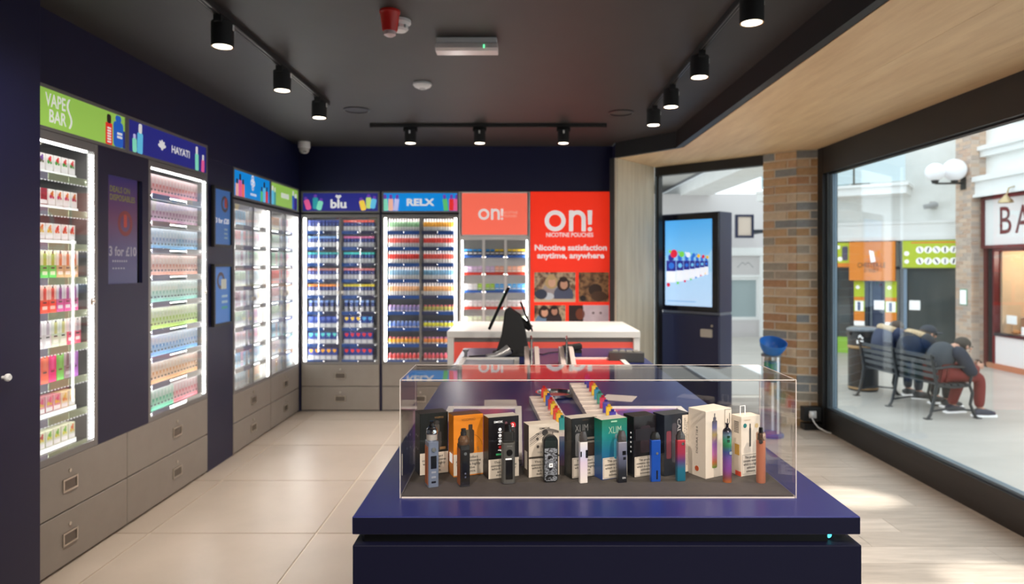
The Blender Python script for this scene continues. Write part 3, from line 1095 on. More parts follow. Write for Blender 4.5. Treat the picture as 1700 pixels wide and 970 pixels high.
photo(0.365, 0.75, 0.72, 1.015, bgC, [(rrect(0.365, 0.50, 0.72, 1.015, 0.001), (44, 32, 30)), (disc(0.475, 0.93, 0.055, 14, 0.8), (120, 62, 40)), (rrect(0.50, 0.505, 0.80, 1.0, 0.001), (110, 90, 100)),
      (disc(0.60, 0.94, 0.012, 10), (120, 96, 100)), (disc(0.67, 0.94, 0.012, 10), (120, 96, 100))], 'photograph of a red-haired woman in a pale cabin')

# ================================================================== GOODS IN THE CABINETS
_PM = {}


def pm(*c):
    return mat(rgb(*c), 0.45)


def m_short_carton(a, b, cap):
    k = ('short', a, b, cap)
    if k not in _PM:
        q = MB().box(-0.023, 0.023, 0, 0.055, 0.0, 0.074)
        q.box(-0.021, 0.021, -0.0008, 0, 0.003, 0.022, 3)
        for (x, z, r, mi) in ((0.002, 0.050, 0.011, 1), (-0.006, 0.039, 0.009, 2), (0.007, 0.062, 0.006, 1), (0.010, 0.036, 0.006, 2)):
            flat(q, disc(x, z, r, 10), -0.0005 - 0.0001 * mi, mi)
        q.box(-0.023, -0.0215, -0.0012, 0, 0, 0.074, 3)
        _PM[k] = q.mesh('fruit_carton', [pm(*cap), pm(*a), pm(*b), pm(225, 220, 222)])
    return _PM[k]


def m_tall_carton(lo, hi, back):
    k = ('tall', lo, hi, back)
    if k not in _PM:
        q = MB().box(-0.0245, 0.0245, 0, 0.05, 0, 0.062, 0).box(-0.0245, 0.0245, 0, 0.05, 0.062, 0.138, 1)
        flat(q, rrect(-0.010, 0.010, 0.06, 0.115, 0.004), -0.0006, 2)
        flat(q, rrect(-0.005, 0.005, 0.113, 0.130, 0.003), -0.0006, 3)
        flat(q, rrect(-0.016, 0.016, 0.018, 0.034, 0.003), -0.0006, 1)
        flat(q, rrect(-0.012, 0.012, 0.046, 0.053, 0.002), -0.0006, 3)
        _PM[k] = q.mesh('tall_carton', [pm(*lo), pm(*back), pm(*hi), pm(60, 50, 50)])
    return _PM[k]


def m_slim(pale, tint):
    k = ('slim', pale, tint)
    if k not in _PM:
        q = MB().box(-0.0185, 0.0185, 0, 0.06, 0, 0.020, 1).box(-0.0185, 0.0185, 0, 0.06, 0.020, 0.05, 2).box(-0.0185, 0.0185, 0, 0.06, 0.05, 0.068, 1).box(-0.0185, 0.0185, 0, 0.06, 0.068, 0.122, 0)
        flat(q, rrect(-0.008, 0.008, 0.05, 0.105, 0.004), -0.0006, 3)
        flat(q, rrect(-0.004, 0.004, 0.103, 0.115, 0.002), -0.0006, 0)
        flat(q, rrect(-0.010, 0.010, 0.026, 0.036, 0.002), -0.0006, 4)
        mix = tuple((p + t_) // 2 for p, t_ in zip(pale, tint))
        _PM[k] = q.mesh('slim_carton', [pm(*pale), pm(*tint), pm(*mix), pm(*[(3 * a_ + b_) // 4 for a_, b_ in zip(pale, tint)]), pm(96, 90, 96)])
    return _PM[k]


def m_packet(card, panel):
    k = ('packet', card, panel)
    if k not in _PM:
        q = MB().box(-0.0225, 0.0225, 0, 0.03, 0, 0.122, 0)
        flat(q, rrect(-0.019, 0.019, 0.050, 0.116, 0.003), -0.0006, 1)
        flat(q, rrect(-0.007, 0.007, 0.034, 0.108, 0.003), -0.0010, 2)
        flat(q, rrect(-0.016, 0.016, 0.006, 0.028, 0.002), -0.0006, 2)
        _PM[k] = q.mesh('vape_packet', [pm(*card), pm(*panel), pm(*[min(c + 60, 240) for c in panel])])
    return _PM[k]


def m_pod(cap):
    k = ('pod', cap)
    if k not in _PM:
        q = MB().box(-0.0145, 0.0145, 0, 0.05, 0, 0.05, 2).box(-0.0145, 0.0145, 0, 0.05, 0.05, 0.088, 0).box(-0.0145, 0.0145, 0, 0.05, 0.088, 0.108, 1)
        flat(q, rrect(-0.009, 0.009, 0.058, 0.078, 0.003), -0.0006, 3)
        flat(q, rrect(-0.010, 0.010, 0.012, 0.040, 0.003), -0.0006, 4)
        _PM[k] = q.mesh('pod_pack', [pm(40, 50, 116), pm(*cap), pm(214, 214, 220), pm(90, 110, 176), pm(236, 236, 238)])
    return _PM[k]


def m_podwide(cap):
    k = ('podw', cap)
    if k not in _PM:
        q = MB().box(-0.0265, 0.0265, 0, 0.05, 0, 0.045, 2).box(-0.0265, 0.0265, 0, 0.05, 0.045, 0.108, 0)
        flat(q, [(0, 0.066), (0.019, 0.088), (0.016, 0.104), (-0.016, 0.104), (-0.019, 0.088)], -0.0006, 1)
        flat(q, rrect(-0.018, 0.018, 0.010, 0.036, 0.003), -0.0006, 3)
        _PM[k] = q.mesh('pod_pack', [pm(48, 70, 150), pm(*cap), pm(210, 212, 220), pm(238, 238, 240)])
    return _PM[k]


def m_bottle(band, body=(236, 232, 230)):
    k = ('bot', band, body)
    if k not in _PM:
        q = MB().lathe([(0.0118, 0), (0.0122, 0.045), (0.0122, 0.075), (0.0118, 0.092), (0.0075, 0.104), (0.0065, 0.122)], n=10, ms=[0, 1, 1, 0, 2])
        q.xf(Matrix.Translation((0, 0.014, 0)))
        _PM[k] = q.mesh('vape_bottle', [pm(*body), pm(*band), pm(226, 214, 210)], 50)
    return _PM[k]


def m_jar(band, lid):
    k = ('jar', band, lid)
    if k not in _PM:
        q = MB().lathe([(0.0165, 0), (0.0175, 0.014), (0.0175, 0.044), (0.013, 0.050), (0.013, 0.064)], n=12, ms=[0, 1, 1, 2])
        q.xf(Matrix.Translation((0, 0.02, 0)))
        _PM[k] = q.mesh('vape_jar', [pm(230, 222, 226), pm(*band), pm(*lid)], 50)
    return _PM[k]


def m_tin(face, top, kind=0):
    k = ('tin', face, top, kind)
    if k not in _PM:
        q = MB().prism(rrect(-0.0195, 0.0195, 0, 0.062, 0.006, 3), 0.0, 0.03, 'Y', 0)
        if kind:
            flat(q, rrect(-0.019, 0.019, 0.042, 0.061, 0.005), -0.0008, 1)
            flat(q, rrect(-0.016, 0.016, 0.014, 0.030, 0.004), -0.0008, 2)
        else:
            flat(q, rrect(-0.016, 0.016, 0.034, 0.048, 0.004), -0.0008, 1)
            flat(q, rrect(-0.016, 0.016, 0.012, 0.022, 0.003), -0.0008, 2)
        _PM[k] = q.mesh('pouch_tin', [pm(*face), pm(*top), pm(232, 232, 234)])
    return _PM[k]


def put(kind, me, fr, lx, ly, lz, rz, label, cat, group):
    o = bpy.data.objects.new(kind, me)
    COL.objects.link(o)
    o.location = fr @ Vector((lx, ly, lz + 0.0006))
    o.rotation_euler = (0, 0, rz)
    tag(o, label, cat, group)
    return o


# nearest cabinet (only its right half shows past the cupboard)
F1 = frame_of(LX, 2.72, QL)
W_ = (232, 228, 226)
rows1 = [
    ('s', [('purple', (110, 60, 150), (90, 90, 40), 2), ('red and green', (206, 40, 40), (70, 150, 60), 4)]),
    ('s', [('olive', (170, 160, 60), (120, 140, 60), 1), ('dark red', (150, 40, 60), (120, 20, 40), 2), ('orange and pink', (200, 110, 30), (190, 40, 90), 4)]),
    ('s', [('orange and yellow', (222, 120, 40), (216, 180, 60), 3), ('red and orange', (210, 40, 30), (220, 90, 40), 3)]),
    ('t', [('tall green', (96, 190, 90), (168, 178, 60), (216, 214, 180), 4), ('tall tan', (200, 160, 116), (214, 116, 66), (226, 206, 196), 3)]),
    ('t', [('tall red', (232, 70, 50), (214, 60, 40), (232, 180, 170), 4), ('tall magenta', (196, 80, 140), (150, 80, 140), (206, 196, 206), 3)]),
    ('t', [('tall pale lilac', (206, 196, 200), (178, 160, 176), (226, 220, 224), 3), ('tall pale green', (196, 206, 186), (196, 190, 120), (222, 222, 214), 2), ('tall pink', (216, 80, 110), (196, 180, 190), (228, 214, 216), 2)]),
    ('t', [('tall violet', (160, 110, 190), (170, 130, 200), (160, 110, 190), 2), ('tall orange red', (232, 96, 70), (236, 120, 90), (236, 100, 70), 1), ('tall hot pink', (222, 50, 120), (232, 90, 150), (220, 50, 120), 1), ('tall grass green', (86, 176, 80), (110, 196, 100), (90, 180, 84), 1), ('tall grey', (120, 112, 120), (90, 84, 92), (170, 164, 170), 1), ('tall purple', (176, 96, 190), (200, 140, 210), (180, 104, 196), 1)]),
    ('s', [('pink', (226, 90, 130), (236, 190, 70), 3), ('cream', (230, 190, 90), (236, 150, 90), 2)]),
    ('s', [('red and yellow', (196, 60, 50), (236, 210, 80), 2), ('green and yellow', (120, 190, 60), (226, 220, 80), 3), ('peach', (236, 120, 60), (240, 200, 90), 1)]),
]
NTH = ['first', 'second', 'third', 'fourth', 'fifth', 'sixth', 'seventh', 'eighth', 'ninth', 'tenth', 'eleventh', 'twelfth', 'thirteenth', 'fourteenth', 'fifteenth', 'sixteenth']
for i, (kd, sets) in enumerate(rows1):
    flatset = [s_ for s_ in sets for _ in range(s_[-1])]
    n = len(flatset)
    pitch = 0.0525
    x = (0.60 if i in (1, 3, 4, 6) else 0.585 if i != 5 else 0.62) - 0.024
    for j, s_ in enumerate(reversed(flatset)):
        px = x - pitch * j
        lb = '%s carton, %s from right, %s shelf of the nearest cabinet'
        if kd == 's':
            cap = (150, 30, 52) if s_[0] == 'dark red' else (222, 150, 160) if s_[0] == 'pink' else (236, 214, 170) if s_[0] == 'cream' else (226, 226, 200) if i == 8 else W_
            what = s_[0] if i == 7 or s_[0] == 'dark red' else 'white %s printed' % s_[0]
            put('fruit_carton', m_short_carton(s_[1], s_[2], cap), F1, px, 0.05, shA[i] + 0.022, QL, lb % (what, NTH[j], ORD[i]), 'carton', '%s cartons, %s shelf' % (what, ORD[i]))
        else:
            put('tall_carton', m_tall_carton(s_[1], s_[2], s_[3]), F1, px, 0.045, shA[i], QL, lb % (s_[0], NTH[j], ORD[i]), 'carton', '%s cartons, %s shelf' % (s_[0], ORD[i]))
    if kd == 's':
        tr_ = B(x + 0.024 - pitch * n, x + 0.025, 0.045, 0.11, shA[i] + 0.0005, shA[i] + 0.0215).build('carton_tray', mat(rgb(226, 224, 226), 0.4), None, loc=F1.translation, rz=QL)
        tag(tr_, 'low white carton tray, %s shelf of the nearest cabinet' % ORD[i], 'tray')

# pastel slim cartons
F2 = frame_of(LX, 3.868, QL)
rows2 = [((236, 214, 216), (226, 140, 140), 'pale red'), ((228, 214, 222), (186, 140, 168), 'mauve'), ((214, 226, 236), (130, 176, 214), 'pale blue'),
         ((236, 220, 214), (226, 160, 140), 'salmon'), ((222, 232, 228), (150, 200, 186), 'mint'), ((226, 234, 210), (176, 206, 110), 'lime'),
         ((216, 226, 240), (120, 170, 222), 'sky blue'), ((238, 224, 212), (226, 170, 124), 'orange'), ((220, 234, 226), (110, 196, 160), 'sea green')]
for i, (pale, tint, nm) in enumerate(rows2):
    for j in range(16):
        x = 0.065 + 0.0392 * j
        pl, tn, n2 = pale, tint, nm
        if i == 8 and j > 7:
            pl, tn, n2 = (238, 220, 222), (226, 130, 140), 'pink'
        put('slim_carton', m_slim(pl, tn), F2, x, 0.04, shA[i], QL, 'slim %s carton, %s from left on the %s shelf, peacock-signed cabinet' % (n2, NTH[j], ORD[i]), 'slim carton', 'slim %s cartons on the %s shelf' % (n2, ORD[i]))

# far left pair: mixed packets
random.seed(5)
pal = [(214, 150, 150), (222, 190, 150), (170, 196, 210), (196, 200, 206), (206, 150, 176), (176, 206, 170), (150, 120, 130), (226, 200, 206), (236, 170, 130), (120, 160, 196)]
for ci, (yy, wd, nm) in enumerate(((5.02, 0.748, 'sky-blue-signed'), (5.772, 0.732, 'small lime-signed'))):
    Fr = frame_of(LX, yy, QL)
    for i, z in enumerate(shB):
        for col in range(2):
            c1 = random.choice(pal)
            if ci == 1 and i == 3:
                c1 = (222, 80, 60)
            if ci == 1 and i == 2:
                c1 = (150, 190, 150) if col == 0 else (226, 140, 150)
            x0 = 0.075 if col == 0 else wd / 2 + 0.04
            half = ('left', 'right')[col]
            for j in range(6):
                cc = c1 if random.random() < 0.7 else random.choice(pal)
                put('vape_packet', m_packet((228, 226, 226), c1 if j < 4 else cc), Fr, x0 + 0.049 * j, 0.05, z, QL,
                    'card vape packet, %s from left, %s half of the %s shelf, %s cabinet' % (NTH[j], half, ORD[i], nm), 'packet', 'packets, %s half of %s shelf, %s cabinet' % (half, ORD[i], nm))

# navy packs of the back wall
F4 = frame_of(-2.086, BY, 0)
capsL = [(60, 76, 150), (120, 160, 210), (60, 170, 170), (176, 120, 110), (226, 140, 60), (130, 160, 214), (86, 110, 190), (90, 200, 190), (240, 170, 50)]
capsR = [(214, 90, 80), (206, 110, 150), (70, 190, 180), (210, 130, 130), (214, 196, 60), (140, 170, 220), (240, 200, 60), (214, 50, 60), (222, 60, 50)]
nmL = ['navy', 'pale blue', 'teal', 'brown', 'orange', 'light blue', 'blue', 'aqua', 'amber']
nmR = ['coral', 'rose', 'turquoise', 'dusty pink', 'olive yellow', 'ice blue', 'yellow', 'red', 'scarlet']
for i, z in enumerate(shC):
    for half, caps, nms, x0, x1 in (('left', capsL, nmL, 0.05, 0.358), ('right', capsR, nmR, 0.392, 0.70)):
        wide = i >= 6 or (i == 5)
        n = 5 if i >= 6 else 6 if i == 5 else 9
        for j in range(n):
            x = x0 + (0.0165 if not wide else 0.03) + (0.0333 if not wide else 0.0565 if i > 5 else 0.0508) * j
            if i == 5:
                x = x0 + 0.026 + 0.0512 * j
            cap = caps[i]
            if i == 6 and half == 'right' and j > 2:
                cap = (90, 170, 220)
            put('pod_pack', (m_podwide if wide and i != 5 else m_pod)(cap), F4, x, 0.05, z, 0, 'navy pack, %s cap, %s from left, %s half of %s shelf, navy-signed cabinet' % ('sky blue' if cap == (90, 170, 220) else nms[i], NTH[j], half, ORD[i]),
                'pack', '%s capped packs on the %s shelf' % (nms[i], ORD[i]))

# bottles and jars under the bright blue sign
F5 = frame_of(-1.314, BY, 0)
bandL = [(150, 196, 150), (226, 90, 80), (222, 60, 50), (140, 180, 206), (236, 180, 130)]
bandR = [(236, 170, 60), (222, 70, 60), (226, 80, 66), (120, 170, 200), (240, 176, 110)]
bnL = ['green', 'coral', 'red', 'grey blue', 'peach']
bnR = ['amber', 'scarlet', 'tomato red', 'light blue', 'apricot']
jarL = [((150, 140, 190), (190, 150, 200)), ((110, 140, 210), (150, 170, 220)), ((240, 180, 60), (226, 110, 130)), ((222, 70, 70), (226, 120, 130))]
jarR = [((180, 176, 90), (200, 90, 110)), ((226, 220, 70), (130, 140, 200)), ((236, 150, 80), (196, 120, 170)), ((216, 80, 90), (214, 110, 140))]
jnL = ['lilac', 'blue', 'yellow', 'red']
jnR = ['olive', 'lemon', 'orange', 'crimson']
for i, z in enumerate(shC):
    for half, x0 in (('left', 0.05), ('right', 0.388)):
        if i < 5:
            band, nm = (bandL, bnL) if half == 'left' else (bandR, bnR)
            for j in range(12):
                put('vape_bottle', m_bottle(band[i]), F5, x0 + 0.0135 + 0.0258 * j, 0.05, z, 0, 'white bottle, %s band, %s from left, %s half of %s shelf, bright-blue-signed cabinet' % (nm[i], NTH[j], half, ORD[i]),
                    'bottle', '%s banded bottles on the %s shelf' % (nm[i], ORD[i]))
        else:
            jr, nm = (jarL, jnL) if half == 'left' else (jarR, jnR)
            for j in range(8):
                put('vape_jar', m_jar(*jr[i - 5]), F5, x0 + 0.019 + 0.0387 * j, 0.05, z, 0, 'small %s jar, %s from left, %s half of %s shelf, bright-blue-signed cabinet' % (nm[i - 5], NTH[j], half, ORD[i]),
                    'jar', '%s jars on the %s shelf' % (nm[i - 5], ORD[i]))

# pouch tins under the coral sign
F6 = frame_of(-0.574, BY, 0)
rowsT = [('dark blue-topped', lambda k: ((40, 40, 52), (50, 140, 210) if k < 6 else (232, 200, 60), 1)),
         ('lilac and peach', lambda k: ((206, 180, 216) if k < 6 else (240, 170, 140), (226, 206, 230) if k < 6 else (246, 200, 180), 0)),
         ('white, lime and blue', lambda k: ((226, 226, 226), (206, 210, 214), 0) if k < 3 else ((150, 206, 50), (190, 226, 110), 0) if k < 6 else ((60, 160, 230), (130, 200, 240), 0)),
         ('white', lambda k: ((228, 226, 226), (206, 196, 200), 0)), ('pale green', lambda k: ((206, 220, 190), (226, 236, 214), 0)), ('cream', lambda k: ((236, 224, 204), (226, 206, 180), 0))]
for i, (nm, fn) in enumerate(rowsT):
    for k in range(12):
        cidx, j = divmod(k, 4)
        x = 0.026 + 0.2107 * cidx + 0.012 + 0.022 + 0.0448 * j
        f_, t_, kd = fn(k)
        where = ('left', 'middle', 'right')[cidx]
        one = nm
        if i == 0:
            one = 'blue-topped black' if k < 6 else 'yellow-topped black'
        elif i == 1:
            one = 'lilac' if k < 6 else 'peach'
        elif i == 2:
            one = 'white' if k < 3 else 'lime green' if k < 6 else 'sky blue'
        put('pouch_tin', m_tin(f_, t_, kd), F6, x, 0.05, shD[i], 0, '%s pouch tin, %s from left, %s column of %s shelf, coral-signed cabinet' % (one, NTH[j], where, ORD[i] if i < 5 else 'lowest'),
            'tin', '%s pouch tins, %s column' % (one, where))

# ================================================================== COUNTERS
IS = thing('display_island', 'long navy counter island with an overhanging top in the foreground', 'counter', (0.173, 1.355, 0))
B(-0.505, 0.505, 0, 2.75, 0.864, 0.90).build('worktop', NAVY_GLOSS, IS, bevel=0.0025)
B(-0.503, 0.503, -0.0012, -0.0001, 0.866, 0.898).build('edge_shade', NAVY_SHADED, IS)  # dark strip painting shade over the worktop's front edge
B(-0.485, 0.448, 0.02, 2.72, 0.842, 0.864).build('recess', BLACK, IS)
B(-0.504, 0.507, 0.0, 2.75, 0.05, 0.843).build('base_cabinet', NAVY_SHADED, IS, bevel=0.002)
B(-0.48, 0.48, 0.03, 2.70, 0.0, 0.05).build('plinth', BLACK, IS)
lab(MB().ball((0.455, 0.03, 0.853), (0.006, 0.004, 0.007), 10, 6).build('indicator_light', emitmat('cyan_light', (0.1, 0.8, 0.9), 2.0), IS), 'small cyan indicator light')

RD = thing('reception_desk', 'white-topped till desk with a coral red front behind the island', 'desk', (0.166, 4.63, 0))
B(-0.656, 0.656, 0, 0.80, 0.905, 0.95).build('worktop', WHITE, RD, bevel=0.004)
for s in (-1, 1):
    B(s * 0.633 - 0.021, s * 0.633 + 0.021, 0.01, 0.78, 0, 0.905).build('leg_panel', WHITE, RD, bevel=0.002)
B(-0.612, 0.612, 0.05, 0.075, 0.02, 0.872).build('front_panel', sig(232, 92, 78, 0.3), RD)  # faint glow added to the coral colour to lift it out of shade
B(-0.612, 0.612, 0.045, 0.08, 0.872, 0.905).build('shadow_rail', mat(rgb(110, 112, 112), 0.5), RD)

ST = 0.90      # island top
# ------------------------------------------------------------------ acrylic case
CX0, CX1, CY0, CY1, CZ0, CZ1 = -0.256, 0.594, 1.462, 1.685, ST, 1.154
DC = thing('display_case', 'clear acrylic display case on the front of the navy island', 'case', ((CX0 + CX1) / 2, (CY0 + CY1) / 2, ST))
ox, oy = (CX0 + CX1) / 2, (CY0 + CY1) / 2
hx_, hy_, hz_ = (CX1 - CX0) / 2, (CY1 - CY0) / 2, CZ1 - ST
T = 0.004
B(-hx_ + T, hx_ - T, -hy_, -hy_ + T, 0.0035, hz_ - T).build('front_panel', ACRYL, DC)
B(-hx_ + T, hx_ - T, hy_ - T, hy_, 0.0035, hz_ - T).build('back_panel', ACRYL, DC)
for s in (-1, 1):
    a0, a1 = sorted((s * hx_, s * (hx_ - T)))
    B(a0, a1, -hy_ + T, hy_ - T, 0.0035, hz_ - T).build('side_panel', ACRYL, DC)
B(-hx_ + T, hx_ - T, -hy_ + T, hy_ - T, hz_ - T, hz_).build('top_panel', ACRYL, DC)
ew = 0.0017
for s in (-1, 1):
    for q in (-1, 1):
        X0, X1 = sorted((s * hx_, s * (hx_ - T)))
        Y0, Y1 = sorted((q * hy_, q * (hy_ - T)))
        ex0, ex1 = (X0, X0 + ew) if s < 0 else (X1 - ew, X1)
        ey0, ey1 = (Y0, Y0 + ew) if q < 0 else (Y1 - ew, Y1)
        B(ex0, ex1, ey0, ey1, 0, hz_).build('polished_edge', ACEDGE, DC)
    ex0, ex1 = (-hx_, -hx_ + ew) if s < 0 else (hx_ - ew, hx_)
    B(ex0, ex1, -hy_ + T, hy_ - T, hz_ - ew, hz_).build('polished_edge', ACEDGE, DC)
    B(ex0, ex1, -hy_ + T, hy_ - T, 0, 0.002).build('polished_edge', ACEDGE, DC)
    ey0, ey1 = (-hy_, -hy_ + ew) if s < 0 else (hy_ - ew, hy_)
    B(-hx_ + T, hx_ - T, ey0, ey1, hz_ - ew, hz_).build('polished_edge', ACEDGE, DC)
    B(-hx_ + T, hx_ - T, ey0, ey1, 0, 0.0028).build('polished_edge', ACEDGE, DC)
BOARD = noisemat('grey_base_board', rgb(66, 61, 58), rgb(74, 69, 65), nscale=60, rough=0.75)
B(-hx_ + T + 0.001, hx_ - T - 0.001, -hy_ + T + 0.001, hy_ - T - 0.001, 0.0005, 0.006).build('base_board', BOARD, DC)
SB = ST + 0.006

# ------------------------------------------------------------------ boxed kits in the case
WARN = 'This product\ncontains nicotine\nwhich is a highly\naddictive\nsubstance.'
CREAMB = mat(rgb(230, 220, 206), 0.55)
BLKB = mat(rgb(22, 21, 21), 0.42)
CARD = mat(rgb(214, 206, 194), 0.6)


def kit(label, x, y, ang, wd, dp, ht, body, top=None, side=None):
    t = thing('vape_box', label, 'box', (x, y, SB), R(ang))
    q = MB()
    # bottom, back, right in the main colour; lid and left side may differ
    q.box(0, wd, 0, dp, 0, ht, 0)
    for i, f in enumerate(q.f):
        pass
    q.m[1] = 1
    q.m[5] = 2
    o = q.build('carton', [body, top or body, side or body], t, bevel=0.0006, seg=1)
    return t, o


def label_panel(o, x0, x1, z0, z1, m=None, border=True):
    p = B(x0, x1, -0.0006, -0.0001, z0, z1).build('warning_label', m or CREAMB, o)
    lab(p, 'cream warning label')
    if border:
        g = MB()
        w_ = 0.0005
        a, b, c, d = x0 + 0.002, x1 - 0.002, z0 + 0.002, z1 - 0.002
        for r_ in ((a, b, c, c + w_), (a, b, d - w_, d), (a, a + w_, c, d), (b - w_, b, c, d)):
            flat(g, [(r_[0], r_[2]), (r_[1], r_[2]), (r_[1], r_[3]), (r_[0], r_[3])], -0.0008)
        g.build('label_border', PRINTK, o)
    text(WARN, (x0 + x1) / 2, (z0 + z1) / 2, (x1 - x0) * 0.84, (z1 - z0) * 0.78, PRINTK, o, y=-0.0009, bold=0.014)
    return p


GOLD = mat(rgb(176, 140, 96), 0.4, 0.4)
GREYP = mat(rgb(150, 150, 150), 0.5)
DGREY = mat(rgb(60, 58, 58), 0.5)
REDP = mat(rgb(214, 36, 40), 0.5)

# 1 black box
t, o = kit('tall black kit box with gold lettering at the left end of the acrylic case', -0.232, 1.595, 23, 0.0685, 0.045, 0.145, mat(rgb(22, 26, 24), 0.42), mat(rgb(40, 36, 34), 0.5))
text('VOOPOO', 0.046, 0.134, 0.022, 0.0045, GOLD, o, bold=0.01)
label_panel(o, 0.0, 0.0683, 0.002, 0.052, border=False)
art(o, [(rrect(0.030, 0.052, 0.055, 0.10, 0.003), 0), (rrect(0.034, 0.047, 0.10, 0.118, 0.003), 1), (disc(0.041, 0.122, 0.005), 0), (rrect(0.048, 0.062, 0.058, 0.064, 0.001), 2)], -0.0004, [DGREY, mat(rgb(110, 106, 100), 0.3, 0.5), GOLD])
g = MB()
for zz in (0.06, 0.09):
    for yy in (0.018, 0.032):
        b0 = len(g.v)
        g.lathe([(0.003, 0), (0.003, 0.0004)], n=8)
        g.xf(Matrix.Translation((-0.0002, yy, zz)) @ Matrix.Rotation(R(-90), 4, 'Y'), b0)
g.build('side_icons', GREYP, o)
# 2 orange box
ORNG = mat(rgb(232, 140, 34), 0.45)
t, o = kit('orange kit box beside the black box at the left of the case', -0.1526, 1.586, 22, 0.0725, 0.043, 0.143, ORNG, mat(rgb(96, 62, 40), 0.5))
text('VOOPOO', 0.036, 0.132, 0.034, 0.0055, mat(rgb(150, 100, 50), 0.4, 0.3), o, bold=0.004)
label_panel(o, 0.0, 0.0724, 0.003, 0.052, border=False)
art(o, [(rrect(0.030, 0.050, 0.052, 0.108, 0.005), 0), (rrect(0.036, 0.046, 0.106, 0.120, 0.002), 0), (rrect(0.026, 0.038, 0.085, 0.108, 0.003), 1), (rrect(0.034, 0.037, 0.056, 0.10, 0.001), 1)], -0.0004,
    [mat(rgb(66, 52, 38), 0.4), mat(rgb(96, 84, 66), 0.4)])
g = MB()
ring(g, 0.040, 0.067, 0.0295, 0.0302, -0.0003, 0, 24, 5, 80)
g.build('printed_arc', mat(rgb(120, 70, 30), 0.5), o)
text('S', 0.060, 0.062, 0.006, 0.008, GOLD, o, y=-0.0004)
g = MB()
b0 = len(g.v)
g.poly([(-0.0004, 0.008, 0.030), (-0.0004, 0.032, 0.030), (-0.0004, 0.032, 0.052), (-0.0004, 0.008, 0.052)])
g.build('white_sticker', PRINTW, o)
# 3 black box with icons
t, o = kit('black kit box with a column of white icons and a pale lid', -0.0707, 1.570, 21, 0.0747, 0.038, 0.142, mat(rgb(20, 18, 22), 0.4), CARD)
text('SMOK', 0.024, 0.131, 0.022, 0.005, PRINTW, o, bold=0.015)
label_panel(o, 0.0, 0.0745, 0.001, 0.045, border=False)
g = MB()
for k, zz in enumerate((0.113, 0.099, 0.086, 0.072)):
    flat(g, disc(0.028, zz, 0.0038, 10), -0.0004, 1 if k == 3 else 0)
    flat(g, rrect(0.023, 0.033, zz - 0.0075, zz - 0.0058, 0.0005), -0.0004, 0)
g.build('printed_icons', [PRINTW, REDP], o)
rs = MB()
flat(rs, disc(0.0595, 0.1205, 0.0075, 18), -0.0004, 0)
rs.build('red_sticker', REDP, o)
text('2', 0.0595, 0.1205, 0.006, 0.008, PRINTW, o, y=-0.0007, bold=0.02)
art(o, [(rrect(0.041, 0.066, 0.052, 0.118, 0.008), 0), (rrect(0.040, 0.046, 0.09, 0.13, 0.002), 1), (rrect(0.018, 0.033, 0.0535, 0.058, 0.0008), 2), (rrect(0.028, 0.036, 0.063, 0.066, 0.0005), 3)], -0.0004, [DGREY, mat(rgb(110, 70, 80), 0.4), mat(rgb(70, 190, 120), 0.5), PRINTW])
# 4 cream box
t, o = kit('short cream kit box with grey swirl print, left of the middle gap', 0.0223, 1.582, 19, 0.0762, 0.038, 0.122, mat(rgb(226, 216, 202), 0.5), mat(rgb(232, 222, 208), 0.5), mat(rgb(84, 74, 66), 0.5))
text('SMOK', 0.040, 0.1125, 0.027, 0.005, DGREY, o, bold=0.006)
g = MB()
for k in range(5):
    pts = [(0.002 + 0.0725 * i / 11, 0.083 + 0.018 * math.sin(2.6 * i / 11 - 0.6 + 0.12 * k) + 0.002 * k) for i in range(12)]
    for p, q_ in zip(pts, pts[1:]):
        g.poly([(p[0], -0.0003, p[1] - 0.001), (q_[0], -0.0003, q_[1] - 0.001), (q_[0], -0.0003, q_[1] + 0.0002 + 0.0004 * k), (p[0], -0.0003, p[1] + 0.0002 + 0.0004 * k)], k % 2)
g.build('printed_swirl', [mat(rgb(150, 144, 140), 0.5), mat(rgb(104, 100, 98), 0.5)], o)
art(o, [(disc(0.040, 0.102, 0.0075), 0), (disc(0.021, 0.089, 0.0033), 1), (disc(0.022, 0.071, 0.0033), 1), (rrect(0.017, 0.025, 0.1, 0.1015, 0.0005), 1), (rrect(0.058, 0.060, 0.097, 0.103, 0.0005), 1), (rrect(0.0, 0.076, 0.0445, 0.0485, 0.0003), 2)], -0.0007, [DGREY, mat(rgb(80, 76, 74), 0.5), mat(rgb(70, 64, 58), 0.5)])
text('nord', 0.030, 0.058, 0.016, 0.006, GREYP, o, y=-0.0005)
label_panel(o, 0.0, 0.076, 0.001, 0.043, border=False)
g = MB()
g.poly([(-0.0004, 0.028, 0.016), (-0.0004, 0.010, 0.016), (-0.0004, 0.010, 0.058), (-0.0004, 0.028, 0.058)])
g.build('white_sticker', CREAMB, o)
# 5 black slim-letter box
t, o = kit('black kit box with a grey slim word, behind the white pen', 0.1202, 1.573, 23, 0.0676, 0.036, 0.139, mat(rgb(24, 26, 26), 0.4), CARD)
text('XLIM', 0.026, 0.116, 0.034, 0.0155, GREYP, o, bold=-0.01)
text('PRO', 0.052, 0.116, 0.013, 0.009, DGREY, o)
text('OXVA', 0.036, 0.134, 0.015, 0.003, mat(rgb(110, 90, 70), 0.5), o)
art(o, [(rrect(0.010, 0.026, 0.05, 0.104, 0.006), 0), (rrect(0.038, 0.066, 0.05, 0.078, 0.001), 1)], -0.0004, [mat(rgb(120, 120, 122), 0.5), mat(rgb(58, 40, 30), 0.5)])
text('SLIM FIT\nFLAVOUR', 0.05, 0.087, 0.028, 0.010, GREYP, o, y=-0.0006) if False else None
g = MB()
for k in range(2):
    flat(g, rrect(0.036, 0.063, 0.088 - 0.0085 * k, 0.093 - 0.0085 * k, 0.0005), -0.0006)
g.build('small_print', mat(rgb(120, 112, 104), 0.5), o)
